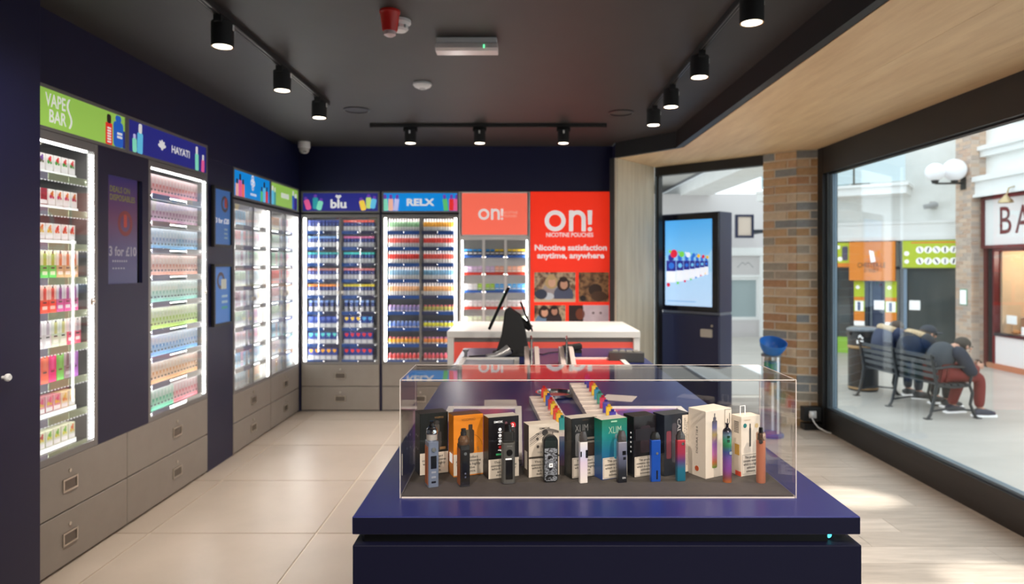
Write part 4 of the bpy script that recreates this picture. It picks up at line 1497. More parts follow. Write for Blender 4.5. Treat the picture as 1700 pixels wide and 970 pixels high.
label_panel(o, 0.002, 0.0672, 0.002, 0.048)
# 6 teal box
TEAL = gradmat('teal_fade', [(0, rgb(34, 66, 140)), (0.45, rgb(30, 110, 150)), (0.75, rgb(36, 140, 136)), (1, rgb(36, 124, 92))], 'Z', 0.4)
t, o = kit('teal to blue kit box with a white slim word in the middle of the case', 0.1897, 1.565, 24, 0.068, 0.036, 0.138, TEAL, CARD)
text('XLIM', 0.034, 0.113, 0.034, 0.0155, mat(rgb(186, 214, 190), 0.5), o, bold=-0.008)
art(o, [(rrect(0.024, 0.040, 0.1305, 0.134, 0.0005), 1), (rrect(0.032, 0.052, 0.045, 0.092, 0.005), 0), (rrect(0.035, 0.047, 0.092, 0.103, 0.003), 2)], -0.0004, [mat(rgb(70, 170, 200), 0.4), mat(rgb(170, 220, 190), 0.5), mat(rgb(110, 130, 140), 0.4)])
label_panel(o, 0.002, 0.0676, 0.002, 0.050)
# 7 dark box
DKB = mat(rgb(30, 27, 30), 0.25, 0, 0, 0.4)
t, o = kit('dark glossy kit box behind the blue device', 0.2660, 1.584, 24, 0.062, 0.045, 0.141, DKB, mat(rgb(46, 44, 44), 0.4))
art(o, [(rrect(0.018, 0.046, 0.055, 0.118, 0.006), 0), (rrect(0.004, 0.058, 0.085, 0.112, 0.001), 1)], -0.0004, [mat(rgb(50, 36, 44), 0.4), mat(rgb(42, 42, 48), 0.4)])
label_panel(o, 0.002, 0.0616, 0.001, 0.047)
g = MB()
for k in range(5):
    b0 = len(g.v)
    g.lathe([(0.0022, 0), (0.0022, 0.0004)], n=8)
    g.xf(Matrix.Translation((-0.0002, 0.012, 0.058 + 0.011 * k)) @ Matrix.Rotation(R(-90), 4, 'Y'), b0)
g.build('side_dots', PRINTW, o)
# 8 caliburn-like box
t, o = kit('dark blue-black kit box with a word running down it and a cream strip', 0.3384, 1.592, 27, 0.0735, 0.042, 0.143, mat(rgb(34, 40, 52), 0.28, 0, 0, 0.3), mat(rgb(70, 72, 76), 0.4))
text('CALI', 0.0435, 0.113, 0.036, 0.010, mat(rgb(190, 190, 194), 0.5), o, y=-0.0005, rot=R(-90), bold=0.01)
art(o, [(rrect(0.006, 0.020, 0.04, 0.105, 0.004), 0), (rrect(0.022, 0.036, 0.03, 0.122, 0.005), 1)], -0.0004, [mat(rgb(128, 60, 74), 0.4), mat(rgb(76, 72, 80), 0.4)])
st_ = B(0.053, 0.0733, -0.0008, -0.0001, 0.003, 0.138).build('warning_label', CREAMB, o)
lab(st_, 'upright cream warning strip')
text('This product contains nicotine\nwhich is a highly addictive substance', 0.0632, 0.0705, 0.122, 0.0115, PRINTK, o, y=-0.0011, rot=R(-90))
# 9 tall white box
WB = mat(rgb(236, 226, 212), 0.5)
RAIN = gradmat('rainbow_metal', [(0, rgb(206, 120, 50)), (0.1, rgb(150, 80, 90)), (0.25, rgb(150, 80, 170)), (0.45, rgb(130, 90, 170)), (0.6, rgb(70, 90, 160)), (0.72, rgb(60, 140, 90)), (0.82, rgb(70, 170, 130)), (0.92, rgb(120, 150, 170)), (1, rgb(70, 70, 90))], 'Z', 0.22, 0.3)
RAINP = gradmat('rainbow_print', [(0, rgb(96, 150, 60)), (0.12, rgb(196, 110, 60)), (0.3, rgb(190, 110, 170)), (0.5, rgb(140, 90, 170)), (0.7, rgb(170, 150, 90)), (0.85, rgb(110, 110, 160)), (1, rgb(70, 66, 76))], 'Z', 0.5)
t, o = kit('largest box, tall and white with a rainbow pen picture, right part of the case', 0.4297, 1.573, 30, 0.083, 0.056, 0.156, WB, WB, mat(rgb(230, 220, 206), 0.5))
art(o, [(rrect(0.020, 0.036, 0.022, 0.132, 0.003), 0), (rrect(0.0235, 0.0325, 0.130, 0.140, 0.002), 1), (rrect(0.0265, 0.0295, 0.139, 0.149, 0.001), 1)], -0.0003, [RAINP, mat(rgb(90, 86, 96), 0.4)], 'printed_pen')
st_ = B(0.060, 0.0826, -0.0007, -0.0001, 0.012, 0.1545).build('picture_strip', WB, o)
g = MB()
for r_ in ((0.060, 0.0612, 0.012, 0.1545), (0.060, 0.0826, 0.1535, 0.1545)):
    flat(g, [(r_[0], r_[2]), (r_[1], r_[2]), (r_[1], r_[3]), (r_[0], r_[3])], -0.0010)
flat(g, rrect(0.068, 0.071, 0.112, 0.132, 0.001), -0.0010)
flat(g, rrect(0.075, 0.077, 0.120, 0.145, 0.0008), -0.0010)
g.build('strip_border', DGREY, o)
text('ENDURA T18 II', -0.0004 + 0.028, 0.085, 0.062, 0.006, DGREY, o, y=-0.0004, rot=R(90), side='L')
g = MB()
b0 = len(g.v)
g.lathe([(0.0062, 0), (0.0062, 0.0004)], n=16)
g.xf(Matrix.Translation((-0.0001, 0.028, 0.018)) @ Matrix.Rotation(R(-90), 4, 'Y'), b0)
g.build('round_sticker', mat(rgb(196, 86, 44), 0.45), o)
# 10 small white hanging box
t, o = kit('small white box with a wire hanging loop at the right end of the case', 0.5173, 1.591, 23, 0.0557, 0.034, 0.1395, WB, WB, mat(rgb(226, 216, 202), 0.5))
hook = MB()
hook.path([(0.013, 0.018, 0.139), (0.013, 0.018, 0.1605), (0.027, 0.018, 0.1605), (0.027, 0.018, 0.139)], 0.0011, 6)
hook.build('hanging_loop', PRINTW, t)
art(o, [(disc(0.011, 0.118, 0.0052), 0), (disc(0.0455, 0.1155, 0.0055), 1), (rrect(0.0235, 0.0285, 0.068, 0.112, 0.0012), 2), (rrect(0.0245, 0.0275, 0.112, 0.122, 0.001), 2)], -0.0003, [mat(rgb(30, 120, 120), 0.5), mat(rgb(226, 200, 150), 0.5), DGREY])
text('INNOKIN', 0.018, 0.131, 0.018, 0.0032, mat(rgb(190, 170, 140), 0.5), o)
label_panel(o, 0.001, 0.0552, 0.003, 0.052)
g = MB()
for r_, mi in (((0.006, 0.022, 0.048, 0.073), 0), ((0.008, 0.024, 0.10, 0.128), 1), ((0.0, 0.020, 0.0, 0.011), 2)):
    for k in range(1 if mi != 1 else 8):
        z0, z1 = (r_[2], r_[3]) if mi != 1 else (r_[2] + 0.0035 * k, r_[2] + 0.0035 * k + 0.0018)
        g.poly([(-0.0003, r_[1], z0), (-0.0003, r_[0], z0), (-0.0003, r_[0], z1), (-0.0003, r_[1], z1)], mi)
g.build('side_print', [mat(rgb(206, 160, 50), 0.5), DGREY, mat(rgb(226, 70, 34), 0.5)], o)

# ------------------------------------------------------------------ devices standing in front of the boxes


def dev(label, px, ybase, ang=0.0):
    yv = 560.0 / (ybase - 440.0)
    return thing('vape_device', label, 'vape', ((px - 862) * yv / 1133, yv, SB), R(ang))


def slab(w_, d_, z0, z1, r=0.003):
    """rounded upright body centred on the origin"""
    return MB().prism(rrect(-w_ / 2, w_ / 2, -d_ / 2, d_ / 2, r, 3), z0, z1, 'Z')


BLG = mat(rgb(128, 140, 164), 0.3, 0.35)
LEATH = noisemat('tan_leather', rgb(170, 92, 42), rgb(190, 108, 52), nscale=200, rough=0.55)
SCRN = mat(rgb(16, 18, 26), 0.1)
SMOKEG = mat(rgb(30, 28, 28), 0.12, 0, 0, 0.3)
GLS = mat(rgb(196, 192, 186), 0.08, 0.1)
PEWT = mat(rgb(80, 80, 80), 0.3, 0.7)
# 1 box mod
t = dev('blue grey box mod with tan leather side and silver tank, leftmost device', 717, 806.5, 22)
slab(0.024, 0.031, 0, 0.101, 0.003).build('body', BLG, t, bevel=0.001, seg=1)
B(-0.0128, -0.0118, -0.012, 0.012, 0.006, 0.090).build('leather_panel', LEATH, t)
B(-0.0065, 0.0065, -0.0162, -0.0152, 0.042, 0.070).build('screen', SCRN, t)
MB().tube((0, -0.0175, 0.084), (0, -0.015, 0.084), 0.005, n=16).build('fire_button', CHROME, t, smooth=40)
for z_ in (0.034, 0.023, 0.012):
    B(-0.005, 0.005, -0.0163, -0.0153, z_ - 0.002, z_ + 0.002).build('button', mat(rgb(190, 194, 204), 0.3, 0.5) if z_ > 0.015 else SCRN, t)
q = MB().lathe([(0.011, 0.101), (0.0125, 0.104), (0.0125, 0.116), (0.0130, 0.117), (0.0130, 0.121), (0.0122, 0.122), (0.0122, 0.127), (0.009, 0.130), (0.009, 0.1315)], n=24, ms=[1, 0, 1, 1, 1, 1, 1, 1])
q.build('tank', [GLS, CHROME], t, smooth=40)
MB().lathe([(0.0062, 0.1315), (0.0062, 0.136), (0.0045, 0.138), (0.0045, 0.142), (0.0052, 0.1445)], n=16).build('mouthpiece', BLACKG, t, smooth=40)
# 2
t = dev('dark box mod with brown leather side and smoky tank, before the orange box', 769.5, 805.5, 20)
slab(0.0225, 0.029, 0, 0.092, 0.003).build('body', PEWT, t, bevel=0.001, seg=1)
B(-0.0120, -0.0112, -0.011, 0.011, 0.004, 0.084).build('leather_panel', LEATH, t)
B(-0.0105, 0.0105, -0.0152, -0.0144, 0.004, 0.082).build('front_plate', SMOKEG, t)
MB().tube((0, -0.0170, 0.074), (0, -0.015, 0.074), 0.0035, n=14).build('fire_button', CHROME, t, smooth=40)
for z_ in (0.030, 0.022):
    MB().tube((0, -0.0165, z_), (0, -0.015, z_), 0.002, n=10).build('button', CHROME, t, smooth=40)
B(-0.007, 0.007, -0.0158, -0.0150, 0.032, 0.056).build('screen', SCRN, t)
MB().lathe([(0.0115, 0.092), (0.0125, 0.096), (0.0125, 0.103), (0.0085, 0.110), (0.007, 0.112)], n=22).build('tank', mat(rgb(110, 84, 64), 0.08, 0.3), t, smooth=45)
MB().lathe([(0.0068, 0.112), (0.0068, 0.119), (0.0052, 0.120), (0.0055, 0.1265)], n=16).build('mouthpiece', PEWT, t, smooth=40)
# 3
t = dev('rounded smoky clear pod device, before the box with white icons', 843.5, 802.5, 12)
slab(0.0315, 0.021, 0, 0.094, 0.009).build('body', mat(rgb(92, 92, 90), 0.15, 0.1, 0, 0.5), t, bevel=0.003, seg=2)
B(-0.0075, 0.0085, -0.0116, -0.0104, 0.012, 0.055).build('front_plate', BLACKG, t, bevel=0.001)
MB().tube((0.001, -0.0125, 0.072), (0.001, -0.010, 0.072), 0.007, n=18).build('fire_button', BLACKG, t, smooth=40)
slab(0.029, 0.020, 0.094, 0.118, 0.008).build('pod', mat(rgb(48, 48, 48), 0.1, 0, 0, 0.6), t, bevel=0.002)
MB().lathe([(0.010, 0.118), (0.0085, 0.122), (0.0075, 0.133)], n=16).build('mouthpiece', BLACKG, t, smooth=40)
B(-0.008, 0.006, -0.0115, -0.0104, 0.056, 0.059).build('light_bar', PRINTW, t)
text('SMOK', 0.002, 0.086, 0.012, 0.003, GREYP, t, y=-0.0106)
# 4
SWIRL = blotch('marbled_resin', [(0.40, rgb(24, 25, 28)), (0.47, rgb(150, 156, 166)), (0.53, rgb(40, 42, 46)), (0.60, rgb(170, 176, 186)), (0.66, rgb(30, 31, 35))], 55, 0.22, 0, (1.0, 1.0, 1.6))
t = dev('flat pod device with black and white marbled front, before the cream box', 913, 799.5, 10)
prof = rrect(-0.0172, 0.0172, 0, 0.108, 0.006, 3)
out = [(-0.0172, 0.006), (-0.011, 0), (0.011, 0), (0.0172, 0.006), (0.0172, 0.092)] + [(0.0172 * math.cos(R(a_)), 0.092 + 0.016 * math.sin(R(a_))) for a_ in range(15, 166, 15)] + [(-0.0172, 0.092)]
MB().prism(out, -0.009, 0.009, 'Y').build('body', mat(rgb(40, 42, 44), 0.2), t, bevel=0.002)
ins = [(-0.0145, 0.008), (-0.010, 0.004), (0.010, 0.004), (0.0145, 0.008), (0.0145, 0.078), (-0.0145, 0.078)]
MB().prism(ins, -0.0104, -0.0088, 'Y').build('front_plate', SWIRL, t)
top = [(-0.0135, 0.080), (0.0135, 0.080), (0.0135, 0.090)] + [(0.0135 * math.cos(R(a_)), 0.092 + 0.012 * math.sin(R(a_))) for a_ in range(15, 166, 15)] + [(-0.0135, 0.090)]
MB().prism(top, -0.0102, -0.0088, 'Y').build('pod', mat(rgb(34, 44, 44), 0.06, 0, 0, 0.8), t)
B(-0.004, 0.004, -0.0112, -0.0104, 0.035, 0.044).build('sticker', PRINTW, t)
B(-0.0022, 0.0022, -0.0114, -0.0112, 0.0375, 0.0415).build('sticker_print', GREYP, t)
MB().tube((-0.004, -0.0118, 0.058), (-0.004, -0.010, 0.058), 0.0035, n=12).build('fire_button', BLACKG, t, smooth=40)


def pen(label, px, yb, ang, w_, d_, body, zt, tipm, tip_top, w2=None):
    t = dev(label, px, yb, ang)
    slab(w_, d_, 0, zt, 0.0022).build('body', body, t, bevel=0.0008, seg=1)
    w2 = w2 or w_ * 0.62
    q = MB()
    n0 = rrect(-w_ / 2 + 0.0006, w_ / 2 - 0.0006, -d_ / 2 + 0.0006, d_ / 2 - 0.0006, 0.002, 3)
    k = len(n0)
    lv = [(1.0, zt), (1.0, zt + (tip_top - zt) * 0.45), (w2 / w_, tip_top - 0.002), (w2 / w_ * 0.85, tip_top)]
    for s_, z in lv:
        q.v += [(p[0] * s_, p[1] * (0.55 + 0.45 * s_), z) for p in n0]
    for a_ in range(3):
        for i in range(k):
            j = (i + 1) % k
            q.f.append((a_ * k + i, a_ * k + j, (a_ + 1) * k + j, (a_ + 1) * k + i))
            q.m.append(0)
    q.f.append(tuple(3 * k + i for i in range(k)))
    q.m.append(0)
    q.build('mouthpiece', tipm, t, smooth=50)
    return t


TIPG = mat(rgb(74, 70, 70), 0.12, 0.1, 0, 0.5)
t = pen('slim white pen vape with small dark window, before the black slim-word box', 968, 801.5, 14, 0.0185, 0.012, gradmat('pearl', [(0, rgb(240, 234, 228)), (0.5, rgb(226, 210, 232)), (0.7, rgb(206, 210, 240)), (1, rgb(236, 232, 232))], 'Z', 0.3), 0.093, TIPG, 0.117)
B(0.004, 0.0095, -0.0065, -0.0055, 0.057, 0.075).build('window', SCRN, t)
B(-0.0082, -0.0052, -0.0065, -0.0055, 0.060, 0.072).build('side_window', SCRN, t)
t = pen('grey to black fading slim vape with two dark windows, before the teal box', 1032, 800.5, 14, 0.0215, 0.013, gradmat('grey_fade', [(0, rgb(26, 26, 30)), (0.3, rgb(46, 50, 62)), (0.65, rgb(120, 124, 150)), (1, rgb(158, 158, 176))], 'Z', 0.32, 0.4), 0.092, TIPG, 0.117)
B(-0.001, 0.0075, -0.0072, -0.006, 0.063, 0.072).build('window', SCRN, t)
B(0.001, 0.0072, -0.0072, -0.006, 0.052, 0.058).build('button', SCRN, t)
text('OXVA', 0.003, 0.011, 0.008, 0.004, PRINTW, t, y=-0.0067)
t = pen('bright blue slim vape with one chrome button', 1087.5, 799, 10, 0.0225, 0.013, mat(rgb(24, 84, 190), 0.28, 0.3), 0.095, mat(rgb(40, 40, 40), 0.1, 0, 0, 0.5), 0.112, 0.015)
MB().tube((0.002, -0.0082, 0.065), (0.002, -0.006, 0.065), 0.003, n=14).build('fire_button', CHROME, t, smooth=40)
B(0.0005, 0.0038, -0.0071, -0.006, 0.006, 0.026).build('window', SCRN, t)
t = pen('slim vape fading from red to teal blue, before the box with the cream strip', 1129.5, 798, 10, 0.0205, 0.013, gradmat('red_teal_fade', [(0, rgb(20, 110, 140)), (0.3, rgb(28, 120, 150)), (0.5, rgb(104, 70, 130)), (0.68, rgb(176, 56, 86)), (1, rgb(196, 60, 70))], 'Z', 0.28, 0.35), 0.094, TIPG, 0.1125, 0.012)
MB().tube((0.003, -0.0080, 0.086), (0.003, -0.006, 0.086), 0.0035, n=14).build('fire_button', CHROME, t, smooth=40)
t = dev('round rainbow metal pen vape, beside the tall white box', 1207, 800, 0)
MB().lathe([(0.0098, 0), (0.0102, 0.002), (0.0102, 0.113), (0.0098, 0.116)], n=28).build('body', RAIN, t, smooth=40)
MB().lathe([(0.0098, 0.116), (0.0075, 0.120), (0.0035, 0.1235), (0.0033, 0.129), (0.0045, 0.1335)], n=18).build('mouthpiece', mat(rgb(64, 64, 74), 0.2, 0.8), t, smooth=40)
MB().tube((0.005, -0.0115, 0.068), (0.004, -0.008, 0.068), 0.004, n=16).build('fire_button', CHROME, t, smooth=40)
for z_ in (0.095, 0.104):
    B(-0.003, 0.003, -0.0108, -0.0098, z_ - 0.003, z_ + 0.003).build('air_slot', mat(rgb(70, 110, 90), 0.2, 0.6), t)
t = dev('copper coloured pen vape with black tip, rightmost device in the case', 1263, 801, 0)
MB().lathe([(0.0098, 0), (0.0104, 0.002), (0.0104, 0.097)], n=28).build('body', mat(rgb(204, 128, 98), 0.3, 0.3), t, smooth=40)
MB().lathe([(0.0104, 0.097), (0.0106, 0.100), (0.0106, 0.110), (0.0095, 0.113)], n=28).build('collar', mat(rgb(196, 160, 140), 0.15, 0.9), t, smooth=40)
MB().lathe([(0.005, 0.113), (0.005, 0.118), (0.0042, 0.1245)], n=16).build('mouthpiece', BLACKG, t, smooth=40)
MB().tube((-0.004, -0.0118, 0.095), (-0.003, -0.0085, 0.095), 0.0045, n=16).build('fire_button', CHROME, t, smooth=40)

# ------------------------------------------------------------------ things on the island behind the case
MAT1 = gradmat('purple_print', [(0, rgb(58, 48, 130)), (0.4, rgb(120, 50, 110)), (0.7, rgb(190, 84, 120)), (1, rgb(70, 64, 140))], 'X', 0.35)
MAT2 = blotch('blue_pink_print', [(0.35, rgb(66, 66, 150)), (0.5, rgb(110, 70, 150)), (0.62, rgb(200, 60, 120)), (0.75, rgb(90, 90, 170))], 9, 0.35)
for x0, x1, m_, lb in ((-0.245, 0.008, MAT1, 'white-framed purple and pink counter mat lying left behind the case'), (0.30, 0.56, MAT2, 'white-framed blue and pink counter mat lying right behind the case')):
    cm = thing('counter_mat', lb, 'mat', ((x0 + x1) / 2, 2.035, ST))
    hw = (x1 - x0) / 2
    q = MB()
    bw = 0.022
    q.box(-hw, hw, 0.325 - bw, 0.325, 0, 0.012)
    q.box(-hw, hw, -0.325, -0.325 + bw, 0, 0.012)
    q.box(-hw, -hw + bw, -0.325 + bw, 0.325 - bw, 0, 0.012)
    q.box(hw - bw, hw, -0.325 + bw, 0.325 - bw, 0, 0.012)
    q.build('frame', WHITE, cm, bevel=0.001, seg=1)
    B(-hw + bw, hw - bw, -0.325 + bw, 0.325 - bw, 0, 0.007).build('printed_sheet', m_, cm)

for x_, y_, rz_, lb in ((-0.068, 2.47, 0.05, 'plain pale card lying on the island left of the round dish'), (0.375, 2.56, -0.35, 'plain pale card lying on the island right of the stepped risers')):
    tag(B(-0.058, 0.058, -0.055, 0.055, 0, 0.0012).build('card', mat(rgb(190, 180, 178), 0.6), None, loc=(x_, y_, ST), rz=rz_), lb, 'card')
dish = thing('round_dish', 'round chrome-rimmed dish on the island behind the case', 'dish', (0.136, 2.60, ST))
MB().lathe([(0.060, 0), (0.073, 0.004), (0.074, 0.016), (0.070, 0.016), (0.068, 0.006), (0.001, 0.006)], n=40).build('rim', CHROME, dish, smooth=35)
MB().lathe([(0.067, 0.006), (0.067, 0.008)], n=40).build('glass_plate', mat(rgb(40, 44, 50), 0.08), dish)


def riser(x, y0, y1, wd, z0, z1, n, label, lean=0.0):
    t = thing('stepped_riser', label, 'display stand', (x, y0, ST), R(lean))
    q = MB()
    for i in range(n):
        q.box(-wd / 2, wd / 2, (y1 - y0) * i / n, (y1 - y0) * (i + 1) / n, 0, z0 + (z1 - z0) * i / (n - 1))
    q.build('steps', mat(rgb(226, 214, 206), 0.45), t)
    return t


DC_ = [(60, 150, 150), (230, 180, 60), (214, 70, 60), (226, 190, 70), (200, 60, 60), (70, 90, 170), (230, 170, 60), (214, 60, 60)]
DD_ = [(80, 70, 170), (230, 190, 60), (70, 60, 160), (200, 60, 90), (60, 140, 120), (60, 140, 170), (230, 190, 60), (200, 60, 60), (66, 62, 160), (70, 60, 160)]
r1 = riser(0.122, 1.99, 2.49, 0.085, 0.012, 0.022, 8, 'white stepped riser with rainbow vapes, left one behind the case', 5)
r2 = riser(0.268, 2.08, 2.66, 0.085, 0.012, 0.040, 10, 'white stepped riser with purple vapes, right one behind the case', 3)
for rr, n, y1_, z0, z1, cols, lb, xo in ((r1, 8, 0.50, 0.012, 0.022, DC_, 'left riser', 0.008), (r2, 10, 0.58, 0.012, 0.040, DD_, 'right riser', 0.022)):
    Fm = Matrix.Translation(rr.location) @ Matrix.Rotation(rr.rotation_euler.z, 4, 'Z')
    for i in range(n):
        c_ = cols[i]
        cn = 'red' if c_[0] > 180 and c_[1] < 100 else 'yellow' if c_[0] > 200 else 'purple' if c_[2] > 150 and c_[1] < 100 else 'teal'
        q = MB().prism(rrect(-0.010, 0.010, -0.006, 0.006, 0.002, 2), 0, 0.034, 'Z', 0).prism(rrect(-0.005, 0.005, -0.003, 0.003, 0.001, 2), 0.034, 0.042, 'Z', 1)
        o = q.build('small_vape', [mat(rgb(*c_), 0.35), mat(rgb(*[max(v - 40, 0) for v in c_]), 0.4)], None)
        o.location = Fm @ Vector((xo, y1_ * (i + 0.5) / n, z0 + (z1 - z0) * i / (n - 1) + 0.0005))
        o.rotation_euler = (0, 0, rr.rotation_euler.z)
        tag(o, 'small %s vape, %s from the front on the %s' % (cn, ('first', 'second', 'third', 'fourth', 'fifth', 'sixth', 'seventh', 'eighth', 'ninth', 'tenth')[i], lb), 'vape', 'small vapes on the %s' % lb)

# near the till: two white bordered trays, leaflet wedges, tablets, terminal, keyboard, scanner
for xc, lb, pr in ((-0.15, 'white-bordered counter tray at the left in front of the till', mat(rgb(150, 156, 170), 0.4)), (0.39, 'white-bordered red counter tray on the right of the till end', mat(rgb(230, 60, 50), 0.4))):
    tr = thing('counter_tray', lb, 'tray', (xc, 3.42, ST))
    q = MB()
    q.box(-0.15, 0.15, 0.13, 0.155, 0, 0.016)
    q.box(-0.15, 0.15, -0.155, -0.13, 0, 0.016)
    q.box(-0.15, -0.125, -0.13, 0.13, 0, 0.016)
    q.box(0.125, 0.15, -0.13, 0.13, 0, 0.016)
    q.build('frame', WHITE, tr)
    B(-0.125, 0.125, -0.13, 0.13, 0, 0.008).build('printed_sheet', pr, tr)
for xc, lb in ((0.062, 'white wedge stand left of the pair on the island'), (0.235, 'white wedge stand right of the pair on the island')):
    wv = thing('wedge_stand', lb, 'stand', (xc, 3.32, ST))
    for s in (-1, 1):
        a0, a1 = sorted((s * 0.012, s * 0.036))
        MB().prism([(-0.16, 0), (0.16, 0), (0.16, 0.085), (0.10, 0.085)], a0, a1, 'X').build('side_cheek', mat(rgb(232, 214, 208), 0.4), wv, bevel=0.002, seg=1)
    B(-0.012, 0.012, -0.16, 0.16, 0, 0.004).build('floor_strip', WHITE, wv)
for xc, yc, lb, tilt in ((0.060, 3.36, 'thin black tablet upright in the left wedge stand', 0), (0.233, 3.36, 'thin black tablet upright in the right wedge stand', 0)):
    tb = thing('tablet', lb, 'tablet', (xc, yc, ST + 0.0045), R(90 if xc < 0.1 else 86))
    q = MB().prism([(-0.085, 0), (0.085, 0), (0.125, 0.135), (-0.045, 0.135)], -0.0045, 0.0045, 'Y')
    q.build('body', BLACKG, tb, bevel=0.002, seg=1)
    q = MB().prism([(-0.072, 0.012), (0.078, 0.012), (0.11, 0.123), (-0.04, 0.123)], -0.0052, -0.0045, 'Y')
    q.build('screen', SCRN, tb)
tm = thing('card_terminal', 'black handheld card terminal lying at the far end of the island', 'card reader', (0.285, 3.90, ST))
q = MB().box(-0.04, 0.075, -0.035, 0.035, 0, 0.03, 0)
q.xf(Matrix.Rotation(R(-8), 4, 'Y'))
q.xf(Matrix.Translation((0, 0, 0.012)))
q.build('body', BLKMAT, tm, bevel=0.008)
q = MB()
for i in range(3):
    for j in range(4):
        q.box(-0.022 + 0.016 * j, -0.012 + 0.016 * j, -0.02 + 0.015 * i, -0.010 + 0.015 * i, 0.040, 0.046)
q.build('keypad', mat((0.05, 0.05, 0.05), 0.5), tm)
B(-0.035, 0.07, -0.03, 0.03, 0, 0.014).build('foot', BLKMAT, tm)
kb = thing('till_keyboard', 'dark grey sloping till keyboard at the right edge of the island', 'keyboard', (0.572, 3.66, ST), R(-8))
MB().prism([(-0.17, 0), (0.17, 0), (0.17, 0.018), (-0.17, 0.052)], -0.09, 0.09, 'X').build('body', mat(rgb(58, 58, 58), 0.5), kb, bevel=0.004)
q = MB()
for i in range(6):
    for j in range(4):
        yy = -0.13 + 0.045 * i
        zz = 0.052 - (yy + 0.17) * 0.1
        q.box(-0.07 + 0.036 * j, -0.042 + 0.036 * j, yy, yy + 0.034, zz - 0.003, zz + 0.004)
q.build('keys', mat(rgb(120, 118, 112), 0.5), kb)
sc = thing('barcode_scanner', 'silver barcode scanner lying beside the till', 'scanner', (-0.125, 3.60, ST), R(20))
MB().path([(-0.05, 0, 0.016), (0.0, 0, 0.02), (0.04, 0, 0.034), (0.075, 0, 0.052)], [0.014, 0.016, 0.022, 0.027], 12).build('body', mat(rgb(170, 170, 172), 0.3, 0.5), sc, smooth=50)
MB().tube((0.072, 0, 0.050), (0.082, 0, 0.0565), 0.024, n=14).build('lens_hood', BLACKG, sc)

till = thing('till', 'black till on the island, its screen tilted and seen edge-on', 'till', (-0.035, 3.80, ST))
body = [(-0.10, 0), (0.095, 0), (0.085, 0.05), (0.072, 0.13), (0.045, 0.22), (-0.02, 0.265), (-0.045, 0.245), (-0.062, 0.12), (-0.085, 0.045)]
MB().prism(body, -0.07, 0.07, 'Y').build('body', BLKMAT, till, bevel=0.006)
q = MB().box(-0.008, 0.008, -0.13, 0.13, -0.125, 0.125)
q.xf(Matrix.Translation((-0.075, 0, 0.265)) @ Matrix.Rotation(R(25), 4, 'Y'))
sc_ = q.build('screen_housing', BLACKG, till, bevel=0.003, seg=1)
q = MB().box(-0.0095, -0.008, -0.115, 0.115, -0.105, 0.105)
q.xf(Matrix.Translation((-0.075, 0, 0.265)) @ Matrix.Rotation(R(25), 4, 'Y'))
q.build('screen', gradmat('till_screen', [(0, rgb(20, 22, 24)), (0.5, rgb(30, 60, 40)), (0.7, rgb(70, 150, 60)), (1, rgb(40, 44, 48))], 'Z', 0.2, 0, 0.5), sc_)
q = MB().box(-0.005, 0.005, -0.07, 0.07, -0.085, 0.085)
q.xf(Matrix.Translation((0.075, 0, 0.215)) @ Matrix.Rotation(R(-22), 4, 'Y'))
q.build('customer_display', BLACKG, till, bevel=0.002, seg=1)
MB().path([(0.03, 0, 0.20), (0.075, 0, 0.165), (0.10, 0, 0.145)], [0.02, 0.022, 0.018], 10).build('display_arm', BLKMAT, till, smooth=50)
MB().prism(rrect(-0.115, 0.11, -0.09, 0.09, 0.02, 3), 0, 0.014, 'Z').build('base', BLKMAT, till, bevel=0.003)
cbl = MB()
cbl.path([(-0.13, 3.80, ST + 0.004), (-0.19, 3.74, ST + 0.004), (-0.27, 3.70, ST + 0.004), (-0.275, 3.66, ST + 0.004), (-0.20, 3.64, ST + 0.004), (-0.13, 3.70, ST + 0.004)], 0.0035, 6)
tag(cbl.build('cable', BLKMAT), 'black cable looping left of the till base', 'cable')
cbl = MB()
cbl.path([(0.076, 3.83, ST + 0.004), (0.13, 3.78, ST + 0.004), (0.17, 3.86, ST + 0.004), (0.235, 3.90, ST + 0.004)], 0.003, 6)
tag(cbl.build('cable', BLKMAT), 'thin black cable between the till and the card terminal', 'cable')
stp = thing('cable_puck', 'small silver upright puck at the end of the left cable', 'holder', (-0.285, 3.64, ST))
MB().lathe([(0.022, 0), (0.022, 0.008), (0.009, 0.012), (0.009, 0.035), (0.016, 0.04), (0.016, 0.05)], n=18).build('body', mat(rgb(150, 150, 154), 0.3, 0.7), stp, smooth=40)

# recycling tube in front of the brick pillar
rb = thing('recycling_tube', 'clear upright collecting tube with a blue funnel by the brick pillar', 'bin', (2.06, 5.58, 0))
MB().lathe([(0.075, 0.03), (0.075, 0.665), (0.071, 0.665), (0.071, 0.035)], n=28, cap=False).build('tube', SHELFG, rb, smooth=40)
MB().lathe([(0.10, 0), (0.10, 0.02), (0.085, 0.032), (0.0, 0.032)], n=28).build('base', mat(rgb(40, 90, 170), 0.4), rb, smooth=35)
bowl = MB().lathe([(0.045, 0), (0.075, 0.03), (0.098, 0.07), (0.108, 0.115), (0.102, 0.115), (0.092, 0.072), (0.068, 0.035), (0.002, 0.012)], n=32)
bowl.xf(Matrix.Translation((0, -0.004, 0.668)) @ Matrix.Rotation(R(22), 4, 'X'))
bowl.build('funnel', mat(rgb(40, 116, 200), 0.35), rb, smooth=40)
MB().lathe([(0.079, 0.655), (0.079, 0.672), (0.045, 0.690)], n=28).build('collar', mat(rgb(90, 100, 110), 0.4), rb, smooth=35)
MB().lathe([(0.066, 0.45), (0.066, 0.61)], n=24).build('printed_label', blotch('tube_print', [(0.4, rgb(30, 110, 190)), (0.55, rgb(60, 160, 90)), (0.65, rgb(30, 120, 200))], 16), rb, smooth=40)
